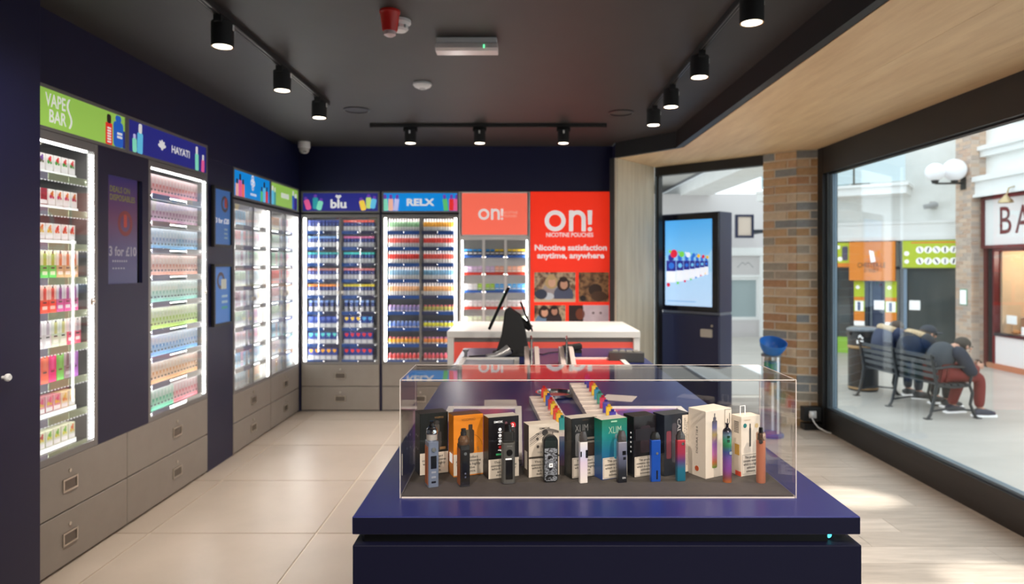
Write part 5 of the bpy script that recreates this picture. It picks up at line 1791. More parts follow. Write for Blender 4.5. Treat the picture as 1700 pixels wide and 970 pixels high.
for a_ in (60, 180, 300):
    B(-0.008, 0.008, -0.004, 0.004, 0.03, 0.66).build('rod', PRINTW, rb, loc=(0.066 * math.cos(R(a_)), 0.066 * math.sin(R(a_)), 0), rz=R(a_ + 90))

# socket and plug at the pillar foot
so = thing('floor_socket', 'black socket box low against the brick pillar', 'socket', (2.49, 5.85, 0))
B(-0.075, 0.075, -0.06, 0.02, 0.07, 0.19).build('body', BLKMAT, so, bevel=0.004)
B(-0.075, 0.075, -0.075, 0.02, 0, 0.05).build('base', BLACK, so, bevel=0.002)
B(-0.03, 0.03, -0.063, -0.06, 0.10, 0.16).build('face_plate', WHITEM, so)
pg = thing('plug', 'white plug with a short white lead in the black socket', 'plug', (2.47, 5.785, 0.13))
MB().ball((0, -0.018, 0), (0.024, 0.014, 0.026), 14, 8).build('body', WHITEM, pg, smooth=60)
MB().path([(0, -0.022, -0.022), (0.012, -0.05, -0.06), (0.03, -0.08, -0.09), (0.08, -0.12, -0.118), (0.11, -0.14, -0.123)], 0.0055, 8).build('lead', WHITEM, pg, smooth=60)

# ================================================================== CEILING
def spotlamp(label, x, y, group, track_top=CH - 0.03, energy=None, rz=0.0, r=0.048, tilt=0.0):
    t = thing('track_spotlight', label, 'spotlight', (x, y, 0), rz, group)
    B(-0.018, 0.018, -0.055, 0.055, track_top - 0.032, track_top).build('adapter', BLKMAT, t, bevel=0.002, seg=1)
    MB().tube((0, 0.035, track_top - 0.032), (0, 0.03, 2.475), 0.011, n=10).build('stem', BLKMAT, t)
    MB().lathe([(r * 0.9, 2.380), (r, 2.378), (r, 2.484), (r * 0.94, 2.488), (0.002, 2.488)], n=28).build('housing', BLKMAT, t, smooth=35)
    MB().lathe([(r * 0.86, 2.3795), (r * 0.97, 2.377), (r, 2.3815)], n=28, cap=False).build('rim', mat(rgb(206, 170, 120), 0.25, 0.6), t, smooth=35)
    MB().lathe([(r * 0.84, 2.3785), (0.001, 2.3780)], n=24).build('lens', LAMP, t)
    B(r - 0.003, r + 0.002, -0.006, 0.006, 2.45, 2.475).build('dial', WHITEM, t)
    spot_light((0, 0, 2.372), energy or SPOT_W, 95, t)
    return t


def track(label, x0, x1, y0, y1):
    t = thing('light_track', label, 'track', ((x0 + x1) / 2, (y0 + y1) / 2, 0))
    hx2, hy2 = (x1 - x0) / 2, (y1 - y0) / 2
    B(-hx2, hx2, -hy2, hy2, CH - 0.028, CH - 0.0005).build('rail', BLKMAT, t)
    if hy2 > hx2:
        for s in (-1, 1):
            B(s * hx2 * 0.5 - 0.002, s * hx2 * 0.5 + 0.002, -hy2, hy2, CH - 0.0295, CH - 0.028).build('conductor', mat(rgb(96, 90, 84), 0.3, 0.8), t)
        B(-hx2, hx2, -hy2 - 0.012, -hy2, CH - 0.03, CH - 0.0005).build('end_cap', BLKMAT, t)
        B(-hx2, hx2, hy2, hy2 + 0.012, CH - 0.03, CH - 0.0005).build('end_cap', BLKMAT, t)
    else:
        B(-hx2 - 0.012, -hx2, -hy2, hy2, CH - 0.03, CH - 0.0005).build('end_cap', BLKMAT, t)
        B(hx2, hx2 + 0.012, -hy2, hy2, CH - 0.03, CH - 0.0005).build('end_cap', BLKMAT, t)


track('black ceiling light track running along the left side', -1.348, -1.312, 1.2, 4.72)
track('black ceiling light track running along the right side', 0.925, 0.955, 1.2, 4.95)
track('black ceiling light track crossing in front of the back wall', -1.187, 0.69, 5.475, 5.505)
for y_, nm in ((3.06, 'nearest'), (3.83, 'middle'), (4.54, 'farthest')):
    spotlamp('%s lit black spotlight on the left ceiling track' % nm, -1.33, y_, 'spotlights on the left track')
for y_, nm in ((2.76, 'nearest'), (3.56, 'second nearest'), (4.23, 'third'), (4.78, 'farthest')):
    spotlamp('%s lit black spotlight on the right ceiling track' % nm, 0.94, y_, 'spotlights on the right track', energy=84)
for x_, nm in ((-0.875, 'left'), (-0.318, 'middle'), (0.355, 'right')):
    spotlamp('%s lit black spotlight on the track along the back' % nm, x_, 5.49, 'spotlights on the back track', rz=R(-90), r=0.046)

fa = thing('fire_sounder', 'red fire alarm sounder on the black ceiling', 'alarm', (-0.578, 3.05, CH))
MB().lathe([(0.046, 0), (0.046, -0.010), (0.042, -0.014), (0.034, -0.085), (0.030, -0.092)], n=28).build('body', mat(rgb(206, 40, 34), 0.35), fa, smooth=40)
MB().lathe([(0.028, -0.092), (0.026, -0.108), (0.012, -0.116), (0.001, -0.117)], n=24).build('beacon', mat(rgb(214, 190, 190), 0.12), fa, smooth=40)
fd = thing('heat_detector', 'white detector on the ceiling just behind the red sounder', 'detector', (-0.555, 3.17, CH))
MB().lathe([(0.052, 0), (0.052, -0.014), (0.040, -0.026), (0.040, -0.040), (0.030, -0.050), (0.001, -0.051)], n=26).build('base', WHITEM, fd, smooth=35)
for k in range(8):
    a_ = 2 * PI * k / 8
    B(-0.002, 0.002, -0.004, 0.004, -0.041, -0.027).build('vent', mat(rgb(150, 150, 150), 0.5), fd, loc=(0.0405 * math.cos(a_), 0.0405 * math.sin(a_), 0), rz=a_)
sd = thing('smoke_detector', 'small flat white smoke detector alone on the ceiling', 'detector', (-0.605, 4.26, CH))
MB().lathe([(0.056, 0), (0.058, -0.012), (0.050, -0.024), (0.030, -0.034), (0.001, -0.035)], n=26).build('body', WHITEM, sd, smooth=35)
MB().lathe([(0.02, -0.0345), (0.018, -0.039), (0.001, -0.0395)], n=16).build('sensor', mat(rgb(190, 190, 190), 0.4), sd, smooth=35)
el = thing('emergency_light', 'long white emergency light fitting on the ceiling', 'light', (-0.263, 3.44, CH))
B(-0.152, 0.152, -0.045, 0.055, -0.030, -0.0005).build('base', WHITEM, el, bevel=0.004)
MB().prism([(-0.05, -0.030), (-0.05, -0.055), (-0.035, -0.066), (0.04, -0.066), (0.055, -0.055), (0.055, -0.030)], -0.156, 0.156, 'X').build('diffuser', mat((0.82, 0.76, 0.74), 0.25), el, bevel=0.003)
B(0.084, 0.091, -0.0535, -0.0498, -0.058, -0.040).build('indicator', emitmat('green_led', (0.15, 0.9, 0.4), 1.5), el)
cc = thing('dome_camera', 'white dome security camera in the far left ceiling corner', 'camera', (-1.985, 6.30, CH))
MB().lathe([(0.055, 0), (0.056, -0.05), (0.050, -0.06)], n=26).build('base', WHITEM, cc, smooth=35)
MB().lathe([(0.048, -0.06), (0.044, -0.085), (0.028, -0.104), (0.001, -0.110)], n=24).build('dome', mat(rgb(206, 204, 200), 0.2), cc, smooth=50)
MB().lathe([(0.016, 0), (0.016, 0.006), (0.010, 0.008), (0.001, 0.008)], n=16).build('lens', SCRN, cc, loc=(0.018, -0.036, -0.098), smooth=40)
for x_, y_, nm in ((-1.19, 4.99, 'left'), (0.757, 5.08, 'right')):
    s_ = thing('ceiling_speaker', 'flush round dark speaker grille in the %s of the ceiling' % nm, 'speaker', (x_, y_, CH))
    MB().lathe([(0.095, 0), (0.095, -0.006), (0.082, -0.008), (0.082, -0.003), (0.001, -0.003)], n=30).build('grille', mat(rgb(46, 44, 46), 0.4), s_, smooth=30)

# ================================================================== THE STREET OUTSIDE
G = -0.55
PAVE = noisemat('paving', rgb(186, 180, 172), rgb(200, 194, 186), scale=(0.6, 1.5, 1), nscale=1.6, rough=0.45, detail=6)
struct(MB().box(2.72, 30, -12, 40, G - 0.1, G).box(-4, 2.72, 7.2, 40, G - 0.1, G).build('ground', PAVE))
struct(B(0.8, 3.4, 7.35, 8.5, G, 0.0).box(0.8, 3.7, 8.5, 8.85, G, -0.18).box(0.8, 4.0, 8.85, 9.2, G, -0.36).build('pavement', PAVE))
RENDER = noisemat('white_render', rgb(236, 236, 232), rgb(246, 246, 243), nscale=3, rough=0.7)
OFFW = mat(rgb(240, 240, 238), 0.5)
GREYR = mat(rgb(196, 194, 190), 0.6)
DGL = mat(rgb(66, 74, 76), 0.08, name='dark_glazing')
PALEGL = mat(rgb(206, 222, 226), 0.1, name='pale_glazing')
SLATEB = mat(rgb(38, 44, 54), 0.4)
LIMES = mat(rgb(196, 214, 40), 0.5)
ORS = mat(rgb(240, 140, 40), 0.5)

# ---- vape shop across the street
a_ = math.atan2(-1.4, 1.92)
FA = thing('shop_building', 'white rendered building across the street with dark shop windows and orange sign', 'building', (7.07, 15.2, G), a_)
q = MB()
q.box(-1.6, 2.40, 0.30, 2.2, 2.45, 9.0)
q.box(-1.6, -1.45, 0.3, 2.2, 0, 2.45)
q.box(-1.6, 2.40, 2.1, 2.2, 0, 2.45)
q.build('wall', RENDER, FA)
q = MB().box(-1.6, 2.40, 0.05, 0.30, 2.47, 2.86).box(-1.6, 2.40, 0.0, 0.30, 2.47, 2.56).box(-1.6, 2.40, 0.02, 0.30, 2.82, 2.88)
q.build('fascia', OFFW, FA)
q = MB().box(-1.6, 1.42, -0.55, 0.30, 3.42, 3.58).box(-1.6, 1.46, -0.60, 0.30, 3.58, 3.64)
q.build('balcony', OFFW, FA)
for i in range(3):
    B(-1.5 + 0.98 * i, -0.56 + 0.98 * i, -0.53, -0.515, 3.68, 4.62).build('balustrade_panel', PALEGL, FA)
B(-1.6, 1.44, -0.55, -0.50, 4.62, 4.68).build('handrail', OFFW, FA)
B(0.25, 0.62, 0.27, 0.31, 3.64, 5.4).build('window', mat(rgb(120, 116, 104), 0.3), FA)
B(-0.15, 0.2, 0.26, 0.31, 3.64, 5.4).build('window', PALEGL, FA)
B(0.20, 0.25, 0.24, 0.30, 3.64, 5.4).build('window_post', OFFW, FA)
# shopfront
B(1.36, 2.34, 0.10, 0.13, 0.25, 1.87).build('shop_window', DGL, FA)
B(-1.4, 0.28, 0.10, 0.13, 0.35, 1.87).build('shop_window', DGL, FA)
B(0.42, 1.12, 0.14, 0.17, 0.0, 1.60).build('shop_door', mat(rgb(38, 52, 84), 0.15), FA)
B(0.66, 0.685, 0.10, 0.14, 0.0, 1.60).build('door_post', mat(rgb(120, 130, 138), 0.4), FA)
q = MB()
for x0, x1 in ((0.27, 0.34), (0.545, 0.62), (1.04, 1.06), (1.22, 1.30), (2.34, 2.42)):
    q.box(x0, x1, 0.06, 0.14, 0, 2.47)
q.box(-1.4, 2.40, 0.06, 0.14, 1.85, 1.92).box(-1.4, 0.28, 0.06, 0.14, 0, 0.05).box(1.3, 2.40, 0.06, 0.14, 0, 0.25)
q.build('shopfront_frame', SLATEB, FA)
B(1.30, 1.36, 0.04, 0.12, 0, 1.87).build('shopfront_post', mat(rgb(130, 152, 176), 0.4), FA)
ls = B(1.28, 2.38, 0.02, 0.06, 1.89, 2.46).build('lime_sign', LIMES, FA)
g = MB()
for r_ in range(2):
    for k in range(5):
        flat(g, disc(1.60 + 0.15 * k, 2.03 + 0.235 * r_, 0.072, 14), 0.018)
flat(g, disc(1.36, 2.02, 0.045, 10), 0.018)
flat(g, disc(1.36, 2.19, 0.05, 10), 0.018)
g.build('printed_disc', PRINTW, ls)
g = MB()
for r_ in range(2):
    for k in range(5):
        cx, cz = 1.60 + 0.15 * k, 2.03 + 0.235 * r_
        tl = (0.3, -0.3, 0.5, 0.0, -0.2)[k]
        c_, s_ = math.cos(tl), math.sin(tl)
        flat(g, [(cx + x_ * c_ - z_ * s_, cz + x_ * s_ + z_ * c_) for x_, z_ in ((-0.016, -0.05), (0.016, -0.05), (0.016, 0.05), (-0.016, 0.05))], 0.0175, (r_ + k) % 2)
flat(g, rrect(1.44, 2.3, 2.40, 2.43, 0.01), 0.0175, 2)
g.build('printed_goods', [mat(rgb(70, 70, 76), 0.5), mat(rgb(150, 146, 156), 0.5), ORS], ls)
lb_ = B(-0.9, 0.29, 0.03, 0.07, 1.90, 2.44).build('lime_sign', LIMES, FA)
art(lb_, [(rrect(-0.9, 0.29, 1.90, 1.99, 0.001), 0), (rrect(0.10, 0.22, 2.05, 2.36, 0.03), 1), (disc(0.06, 2.08, 0.05), 2), (rrect(-0.06, 0.06, 2.30, 2.38, 0.02), 2)], 0.029, [ORS, mat(rgb(84, 84, 110), 0.5), PRINTW])
os_ = B(0.27, 1.16, -0.10, 0.0, 1.61, 2.45).build('orange_sign', ORS, FA)
art(os_, [([(0.66, 2.27), (0.75, 2.24), (0.79, 2.02), (0.70, 2.00)], 0)], -0.101, [PRINTW])
text('CHESTER-LE', 0.71, 1.945, 0.54, 0.105, mat(rgb(84, 42, 10), 0.5), os_, y=-0.1015, bold=0.01)
text('STREET', 0.71, 1.83, 0.28, 0.08, mat(rgb(84, 42, 10), 0.5), os_, y=-0.1015, bold=0.01)
for x0, x1 in ((0.34, 0.55), (0.95, 1.17)):
    pb = B(x0, x1, 0.055, 0.075, 0.62, 1.60).build('poster_strip', LIMES, FA)
    art(pb, [(rrect(x0, x1, 0.62, 0.72, 0.001), 2), (rrect(x0, x1, 0.72, 0.93, 0.001), 0), (rrect(x0 + 0.02, x1 - 0.02, 0.94, 1.16, 0.004), 2), (rrect(x0, x1, 1.17, 1.25, 0.001), 0), (disc((x0 + x1) / 2 - 0.03, 1.46, 0.04), 2), (rrect(x0 + 0.07, x0 + 0.13, 0.95, 1.14, 0.01), 1)], 0.054, [ORS, mat(rgb(90, 110, 150), 0.5), PRINTW])
for xc, zc in ((0.83, 1.08), (1.50, 1.10)):
    B(xc - 0.10, xc + 0.10, 0.088, 0.094, zc - 0.10, zc + 0.10).build('notice', PRINTW, FA)
B(-0.1, 0.29, 0.04, 0.08, 0.0, 0.35).build('lime_panel', mat(rgb(150, 200, 70), 0.5), FA)
cam2 = thing('wall_camera', 'small grey security camera on the white wall over the lime shop sign', 'camera', (0, 0, 0))
wm = Matrix.Translation((7.07, 15.2, G)) @ Matrix.Rotation(a_, 4, 'Z')
cam2.location = wm @ Vector((1.83, 0.05, 3.18))
cam2.rotation_euler = (0, 0, a_)
B(-0.06, 0.06, -0.02, 0.26, -0.06, 0.09).build('bracket', GREYR, cam2, bevel=0.01)
MB().tube((-0.14, -0.14, -0.03), (0.08, -0.02, 0.02), 0.05, n=14).build('body', mat(rgb(170, 172, 174), 0.4), cam2, smooth=40)

# ---- bakery
FB = thing('bakery_building', 'white building with a brick pier and a bakery with dark red trim', 'building', (8.96, 13.8, G), R(-90))
q = MB()
q.box(0.17, 9.0, 0.02, 5.0, 3.25, 9.0)
q.box(0.17, 0.66, 0.02, 5.0, 0, 3.25)
q.box(5.5, 9.0, 0.02, 5.0, 0, 3.25)
q.box(0.66, 5.5, 2.5, 2.7, 0, 3.25)
q.build('wall', RENDER, FB)
q = MB().box(0.62, 9.0, -0.20, 0.02, 3.24, 3.62).box(0.62, 9.0, -0.26, 0.02, 3.54, 3.64).box(0.62, 9.0, -0.24, 0.02, 3.24, 3.30)
q.build('cornice', OFFW, FB)
q = MB().box(0.66, 9.0, -0.10, 0.02, 4.02, 4.20).box(0.66, 9.0, -0.16, 0.02, 4.14, 4.22)
q.build('ledge', OFFW, FB)
for x0 in (1.5, 3.2, 4.9):
    w_ = B(x0, x0 + 0.9, -0.02, 0.03, 4.6, 6.4).build('window', PALEGL, FB)
    q = MB().box(x0 - 0.06, x0, -0.04, 0.03, 4.55, 6.45).box(x0 + 0.9, x0 + 0.96, -0.04, 0.03, 4.55, 6.45).box(x0, x0 + 0.9, -0.04, 0.03, 4.54, 4.6).box(x0 + 0.43, x0 + 0.47, -0.035, 0.03, 4.6, 6.4)
    q.build('window_frame', OFFW, w_)
B(0.20, 0.66, -0.26, 0.05, 0, 8.5).build('pier', mat(rgb(206, 192, 178), 0.8), FB)
random.seed(3)
q = MB()
bc = [(206, 178, 156), (216, 190, 168), (196, 166, 146), (204, 186, 172), (190, 172, 160)]
for c in range(70):
    z = 0.01 + 0.075 * c
    x = 0.20 - (0.11 if c % 2 else 0)
    while x < 0.66:
        a0, b0 = max(x, 0.20), min(x + 0.215, 0.66)
        if b0 - a0 > 0.03:
            q.box(a0, b0, -0.267, -0.26, z, z + 0.065, random.randrange(5))
        x += 0.225
    y_ = -0.26 + (0.11 if c % 2 else 0)
    for y0 in (-0.262, -0.10):
        q.box(0.66, 0.667, y0, min(y0 + 0.15, 0.04), z, z + 0.065, random.randrange(5))
tag(q.build('brickwork', [mat(rgb(*c), 0.8) for c in bc], FB), kind='stuff')
B(0.36, 0.54, -0.285, -0.268, 1.18, 1.46).build('wall_notice', PRINTW, FB)
B(0.34, 0.56, -0.275, -0.267, 1.16, 1.48).build('notice_back', mat(rgb(110, 160, 130), 0.5), FB)
DRED = mat(rgb(96, 26, 30), 0.4)
q = MB()
q.box(0.66, 0.76, -0.03, 0.12, 0, 2.28).box(0.76, 0.90, 0.0, 0.1, 0, 2.28, 1).box(0.90, 0.95, -0.02, 0.1, 0, 2.28)
q.box(0.95, 5.5, -0.02, 0.1, 2.20, 2.28).box(0.95, 5.5, -0.03, 0.12, 0.62, 0.68, 1)
q.build('shopfront_frame', [DRED, mat(rgb(30, 32, 38), 0.3)], FB)
q = MB()
q.box(0.70, 5.5, -0.10, 0.0, 2.26, 2.32).box(0.70, 5.5, -0.10, 0.0, 3.18, 3.24).box(0.70, 0.76, -0.10, 0.0, 2.32, 3.18)
q.build('sign_frame', DRED, FB)
bs = B(0.76, 5.5, -0.06, 0.0, 2.32, 3.18).build('sign_board', OFFW, FB)
text('B', 1.31, 2.77, 0.30, 0.50, DRED, bs, y=-0.062, bold=0.005)
text('A', 1.74, 2.77, 0.38, 0.50, DRED, bs, y=-0.062, bold=0.005)
B(0.95, 5.5, 0.0, 0.04, 0.10, 0.62).build('stall_riser', OFFW, FB)
B(0.76, 5.5, -0.04, 0.04, 0.0, 0.10).build('plinth', mat(rgb(190, 130, 96), 0.6), FB)
wp = B(0.95, 5.5, 0.03, 0.04, 0.68, 2.20).build('shop_window', GLASS, FB)
WARMW = mat(rgb(214, 186, 152), 0.6)
q = MB().box(0.66, 5.5, 1.6, 1.65, 0, 3.2).box(0.66, 5.5, 0.1, 1.6, 2.3, 2.35).box(0.95, 1.0, 0.1, 1.6, 0, 2.3)
q.build('inner_wall', WARMW, FB)
B(1.0, 5.5, 0.12, 1.0, 0.62, 0.66).build('display_counter', mat(rgb(200, 190, 180), 0.5), FB)
for k, zz in enumerate((0.95, 1.2)):
    B(1.0, 5.5, 0.45 + 0.2 * k, 0.8 + 0.2 * k, zz, zz + 0.02).build('display_shelf', mat(rgb(190, 186, 180), 0.4), FB)
dl = bpy.data.lights.new('bakery_light', 'POINT')
dl.energy = 45
dl.color = (1.0, 0.90, 0.76)
dl.shadow_soft_size = 0.12
dlo = bpy.data.objects.new('bakery_light', dl)
COL.objects.link(dlo)
dlo.location = (9.6, 12.0, G + 2.1)
MB().ball((1.6, 0.7, 2.05), 0.075, 14, 8).build('globe_light', emitmat('bakery_globe', (1.0, 0.85, 0.6), 3.0), FB)
for k in range(6):
    xx = 1.08 + 0.20 * k
    for rw, yy, zz in (('bottom', 0.3, 0.661), ('middle', 0.62, 0.971), ('upper', 0.80, 1.221)):
        wv = thing('bread_loaf', 'small brown loaf, %s from left in the %s row inside the bakery window' % (('first', 'second', 'third', 'fourth', 'fifth', 'sixth')[k], rw), 'bread', (0, 0, 0), 0, 'loaves in the bakery window')
        wv.location = Matrix.Translation((8.96, 13.8, G)) @ Matrix.Rotation(R(-90), 4, 'Z') @ Vector((xx, yy, zz))
        cc_ = random.choice([(180, 112, 60), (196, 130, 76), (160, 92, 50), (206, 150, 96), (176, 70, 60)])
        MB().ball((0, 0, 0.035), (0.09, 0.06, 0.04), 10, 6).build('crust', mat(rgb(*cc_), 0.6), wv, smooth=60)
for k, (xx, nm) in enumerate(((1.12, 'left'), (1.52, 'right'))):
    tk = thing('ticket', 'white price card standing %s in the bakery window' % nm, 'card', Matrix.Translation((8.96, 13.8, G)) @ Matrix.Rotation(R(-90), 4, 'Z') @ Vector((xx, 0.18, 0.66 + 0.19 * (k == 0))), R(-90))
    B(-0.14, 0.14, -0.004, 0.004, 0, 0.16).build('card', PRINTW, tk)
    MB().tube((0, 0.02, -0.19 if k == 0 else 0), (0, 0.004, 0.05), 0.006, n=6).build('stem', CHROME, tk)

# sign lamp of the bakery
sl = thing('sign_lamp', 'brass swan-neck lamp over the bakery letters', 'lamp', (8.80, 12.08, G + 2.95))
MB().path([(0.10, 0, 0.28), (-0.02, 0, 0.40), (-0.14, 0, 0.36), (-0.18, 0, 0.22)], 0.014, 8).build('arm', mat(rgb(180, 160, 120), 0.3, 0.8), sl, smooth=60)
MB().lathe([(0.02, 0.24), (0.05, 0.20), (0.11, 0.14), (0.12, 0.10), (0.105, 0.10)], c=(-0.19, 0, 0), n=20, cap=False).build('shade', mat(rgb(196, 180, 140), 0.3, 0.7), sl, smooth=50)
# twin globe lamp on the pier
gl_ = thing('globe_lamp', 'twin white globe street lamp on the brick pier', 'lamp', (8.70, 13.35, G + 3.5))
MB().path([(0, 0, 0.05), (-0.14, 0, 0.05), (-0.40, -0.02, 0.04), (-0.58, -0.03, 0.04)], 0.02, 8).build('arm', BLKMAT, gl_, smooth=60)
B(-0.03, 0.0, -0.07, 0.07, -0.08, 0.16).build('wall_plate', BLKMAT, gl_)
GLB = mat((0.9, 0.9, 0.93), 0.25, 0, 0.15)
for (x_, rr) in ((-0.20, 0.215), (-0.58, 0.175)):
    MB().ball((x_, -0.02, 0.09 + rr), rr, 24, 14).build('globe', GLB, gl_, smooth=60)
    MB().tube((x_, -0.02, 0.04), (x_, -0.02, 0.10), 0.05, 0.07, n=14).build('globe_cup', BLKMAT, gl_)

# ---- seen through the entrance
struct(B(4.65, 5.5, 12.5, 24, 3.40, 3.72).build('beam_gallery', RENDER))
struct(MB().box(2.5, 4.48, 12.5, 24, 3.72, 3.85).build('ceiling_gallery', GREYR))
struct(B(4.48, 4.60, 12.5, 24, 3.70, 3.80).build('trim_2', mat(rgb(96, 98, 104), 0.5)))
struct(MB().box(2.0, 14, 24.0, 24.5, 1.3, 3.62).build('wall_end', mat(rgb(160, 150, 140), 0.7)))
struct(MB().box(2.0, 14, 23.7, 24.2, 3.62, 3.80).build('beam_end', mat(rgb(100, 100, 104), 0.6)))
FC = thing('old_shop_building', 'white old-fashioned shopfront seen through the entrance', 'building', (5.5, 18.5, G))
CRW = mat(rgb(208, 203, 202), 0.5)
q = MB()
q.box(-2.5, 1.9, 0.25, 4.0, 0, 2.3).box(-2.5, 1.9, 1.2, 4.0, 2.3, 4.0)
q.build('wall', CRW, FC)
q = MB().box(0.0, 1.9, -0.12, 0.3, 2.20, 2.30).box(0.0, 1.9, -0.06, 0.3, 2.30, 2.42).box(0.0, 1.9, -0.04, 0.3, 1.62, 1.68)
q.build('cornice', OFFW, FC)
fb_ = B(0.12, 1.9, -0.02, 0.28, 1.68, 2.20).build('fascia', CRW, FC)
g = MB()
for s in (-1, 1):
    pts = [(0.62 + s * 0.22 * t_ / 8, 1.95 + 0.06 * math.sin(PI * t_ / 8 * 1.5)) for t_ in range(9)]
    for p, q_ in zip(pts, pts[1:]):
        flat(g, [(p[0], p[1] - 0.012), (q_[0], q_[1] - 0.012), (q_[0], q_[1] + 0.012), (p[0], p[1] + 0.012)], -0.022)
g.build('scroll_logo', mat(rgb(150, 148, 150), 0.5), fb_)
for x0 in (0.0, 1.0, 1.77):
    B(x0, x0 + 0.13, -0.08, 0.28, 0, 2.20).build('pilaster', OFFW, FC, bevel=0.01, seg=1)
for x0, x1 in ((0.13, 1.0), (1.13, 1.77)):
    B(x0, x1, -0.02, 0.28, 0.0, 0.46).build('stall_riser', CRW, FC)
    B(x0 + 0.12, x1 - 0.08, -0.03, -0.02, 0.10, 0.36).build('riser_panel', mat(rgb(210, 204, 204), 0.5), FC)
    w_ = B(x0, x1, 0.06, 0.09, 0.46, 1.62).build('shop_window', mat(rgb(166, 180, 182), 0.08), FC)
    q = MB().box(x0, x0 + 0.07, 0.0, 0.1, 0.46, 1.62).box(x1 - 0.07, x1, 0.0, 0.1, 0.46, 1.62).box(x0 + 0.07, x1 - 0.07, 0, 0.1, 0.46, 0.54).box(x0 + 0.07, x1 - 0.07, 0, 0.1, 1.54, 1.62)
    q.build('window_frame', OFFW, w_)
w_ = B(0.30, 0.5, 1.15, 1.2, 2.5, 3.4).build('upper_window', mat(rgb(110, 150, 170), 0.2), FC)
for k in range(4):
    B(0.28, 0.52, 1.10, 1.15, 2.5 + 0.28 * k, 2.53 + 0.28 * k).build('glazing_bar', CRW, w_)
hs = thing('hanging_sign', 'framed pale sign hanging beyond the entrance over the old shopfront', 'sign', (6.0, 18.2, 1.4))
q = MB().box(-0.24, -0.18, -0.05, 0.05, 0.72, 1.34).box(0.18, 0.24, -0.05, 0.05, 0.72, 1.34).box(-0.18, 0.18, -0.05, 0.05, 0.72, 0.78).box(-0.18, 0.18, -0.05, 0.05, 1.28, 1.34)
q.build('frame', mat(rgb(26, 32, 66), 0.4), hs)
B(-0.18, 0.18, -0.02, 0.02, 0.78, 1.28).build('board', mat(rgb(226, 208, 192), 0.5), hs)
MB().box(0.24, 0.62, -0.03, 0.03, 0.86, 0.94).box(0.56, 0.62, -0.03, 1.46, 0.86, 0.94).build('bracket', SLATEB, hs)

# ---- digital kiosk outside the entrance
ka = math.atan2(6.65 - 7.13, 1.943 - 1.473)
kL = math.hypot(0.47, 0.48)
KI = thing('digital_kiosk', 'tall dark navy advertising kiosk with a lit screen outside the entrance', 'kiosk', (1.473, 7.13, 0), ka)
KN = mat(rgb(30, 36, 78), 0.35)
B(0.0, kL, 0.02, 0.26, 0.93, 1.925).build('screen_housing', KN, KI, bevel=0.004)
B(0.0, kL, 0.02, 0.26, 0.0, 0.905).build('base_cabinet', KN, KI, bevel=0.004)
B(0.01, kL - 0.005, 0.035, 0.25, 0.905, 0.93).build('joint_strip', mat(rgb(120, 126, 140), 0.35, 0.5), KI)
B(0.004, kL - 0.004, 0.0, 0.02, 0.935, 1.915).build('bezel', mat(rgb(18, 18, 32), 0.15), KI, bevel=0.002, seg=1)
kd = B(0.004, kL - 0.004, 0.0, 0.02, 0.03, 0.895).build('door', KN, KI, bevel=0.002, seg=1)
hl = MB().prism(rrect(0.475, 0.605, 0.685, 0.765, 0.012), -0.008, 0.0, 'Y')
hl.build('handle', mat(rgb(206, 202, 196), 0.35, 0.4), kd)
MB().tube((0.60, -0.006, 0.80), (0.60, 0, 0.80), 0.012, n=12).build('lock', NICKEL, kd)
SCB = gradmat('kiosk_screen', [(0, rgb(176, 208, 240)), (0.4, rgb(168, 206, 242)), (0.62, rgb(112, 184, 236)), (1, rgb(72, 160, 226))], 'Z', 0.3, 0, 0.8)
s0, s1, z0, z1 = 0.062, 0.60, 0.985, 1.855
ks = B(s0, s1, -0.002, 0.0, z0, z1).build('screen', SCB, KI)
g = MB()
gc = [sig(40, 40, 140, 0.7), sig(232, 236, 244, 0.8), sig(40, 110, 210, 0.7), sig(220, 30, 60, 0.7), sig(120, 210, 80, 0.7), sig(240, 190, 50, 0.7), sig(110, 190, 240, 0.8), sig(150, 196, 230, 0.8)]
flat(g, [(s0, 1.50), (s0 + 0.10, 1.33), (s0, 1.33)], -0.0022, 7)
flat(g, [(s1, 1.56), (s1, 1.33), (s1 - 0.14, 1.33)], -0.0022, 7)
bw = [0.12, 0.085, 0.07, 0.06, 0.055, 0.05, 0.045]
x = s0 + 0.015
for k, w_ in enumerate(bw):
    hh = 0.20 - 0.016 * k
    zb = 1.335 + 0.008 * k
    flat(g, rrect(x, x + w_ * 0.94, zb - 0.115 + 0.006 * k, zb - 0.001, 0.008), -0.0026, 1)
    flat(g, rrect(x, x + w_ * 0.94, zb, zb + hh * 0.55, 0.006), -0.0026, 0)
    flat(g, rrect(x + w_ * 0.2, x + w_ * 0.75, zb + hh * 0.55, zb + hh * 0.85, w_ * 0.15), -0.0026, 0 if k < 1 else 2)
    flat(g, disc(x + w_ * 0.5, zb + hh * 0.28, w_ * 0.28, 12), -0.0029, 6 if k % 2 else 2)
    flat(g, disc(x + w_ * 0.75, zb + hh * 0.9, w_ * 0.36, 12), -0.0031, (3, 4, 1, 2, 5, 3, 5)[k])
    flat(g, disc(x + w_ * 0.2, zb - 0.14 + 0.012 * k, w_ * 0.18, 10), -0.0031, (3, 4, 3, 4, 2, 3, 5)[k])
    flat(g, disc(x + w_ * 0.35, zb + hh * 1.02, w_ * 0.14, 8), -0.0032, (4, 4, 1, 4, 2, 6, 4)[k])
    x += w_
g.build('printed_picture', gc, ks)
text('Smoking is not allowed here', s0 + 0.15, z0 + 0.045, 0.24, 0.016, gc[2], ks, y=-0.0024) if False else None
g = MB()
for k in range(16):
    flat(g, rrect(s0 + 0.03 + 0.021 * k, s0 + 0.043 + 0.021 * k, z0 + 0.04, z0 + 0.05, 0.002), -0.0024)
tag(g.build('small_print', sig(110, 150, 210, 0.6), ks), kind='stuff')
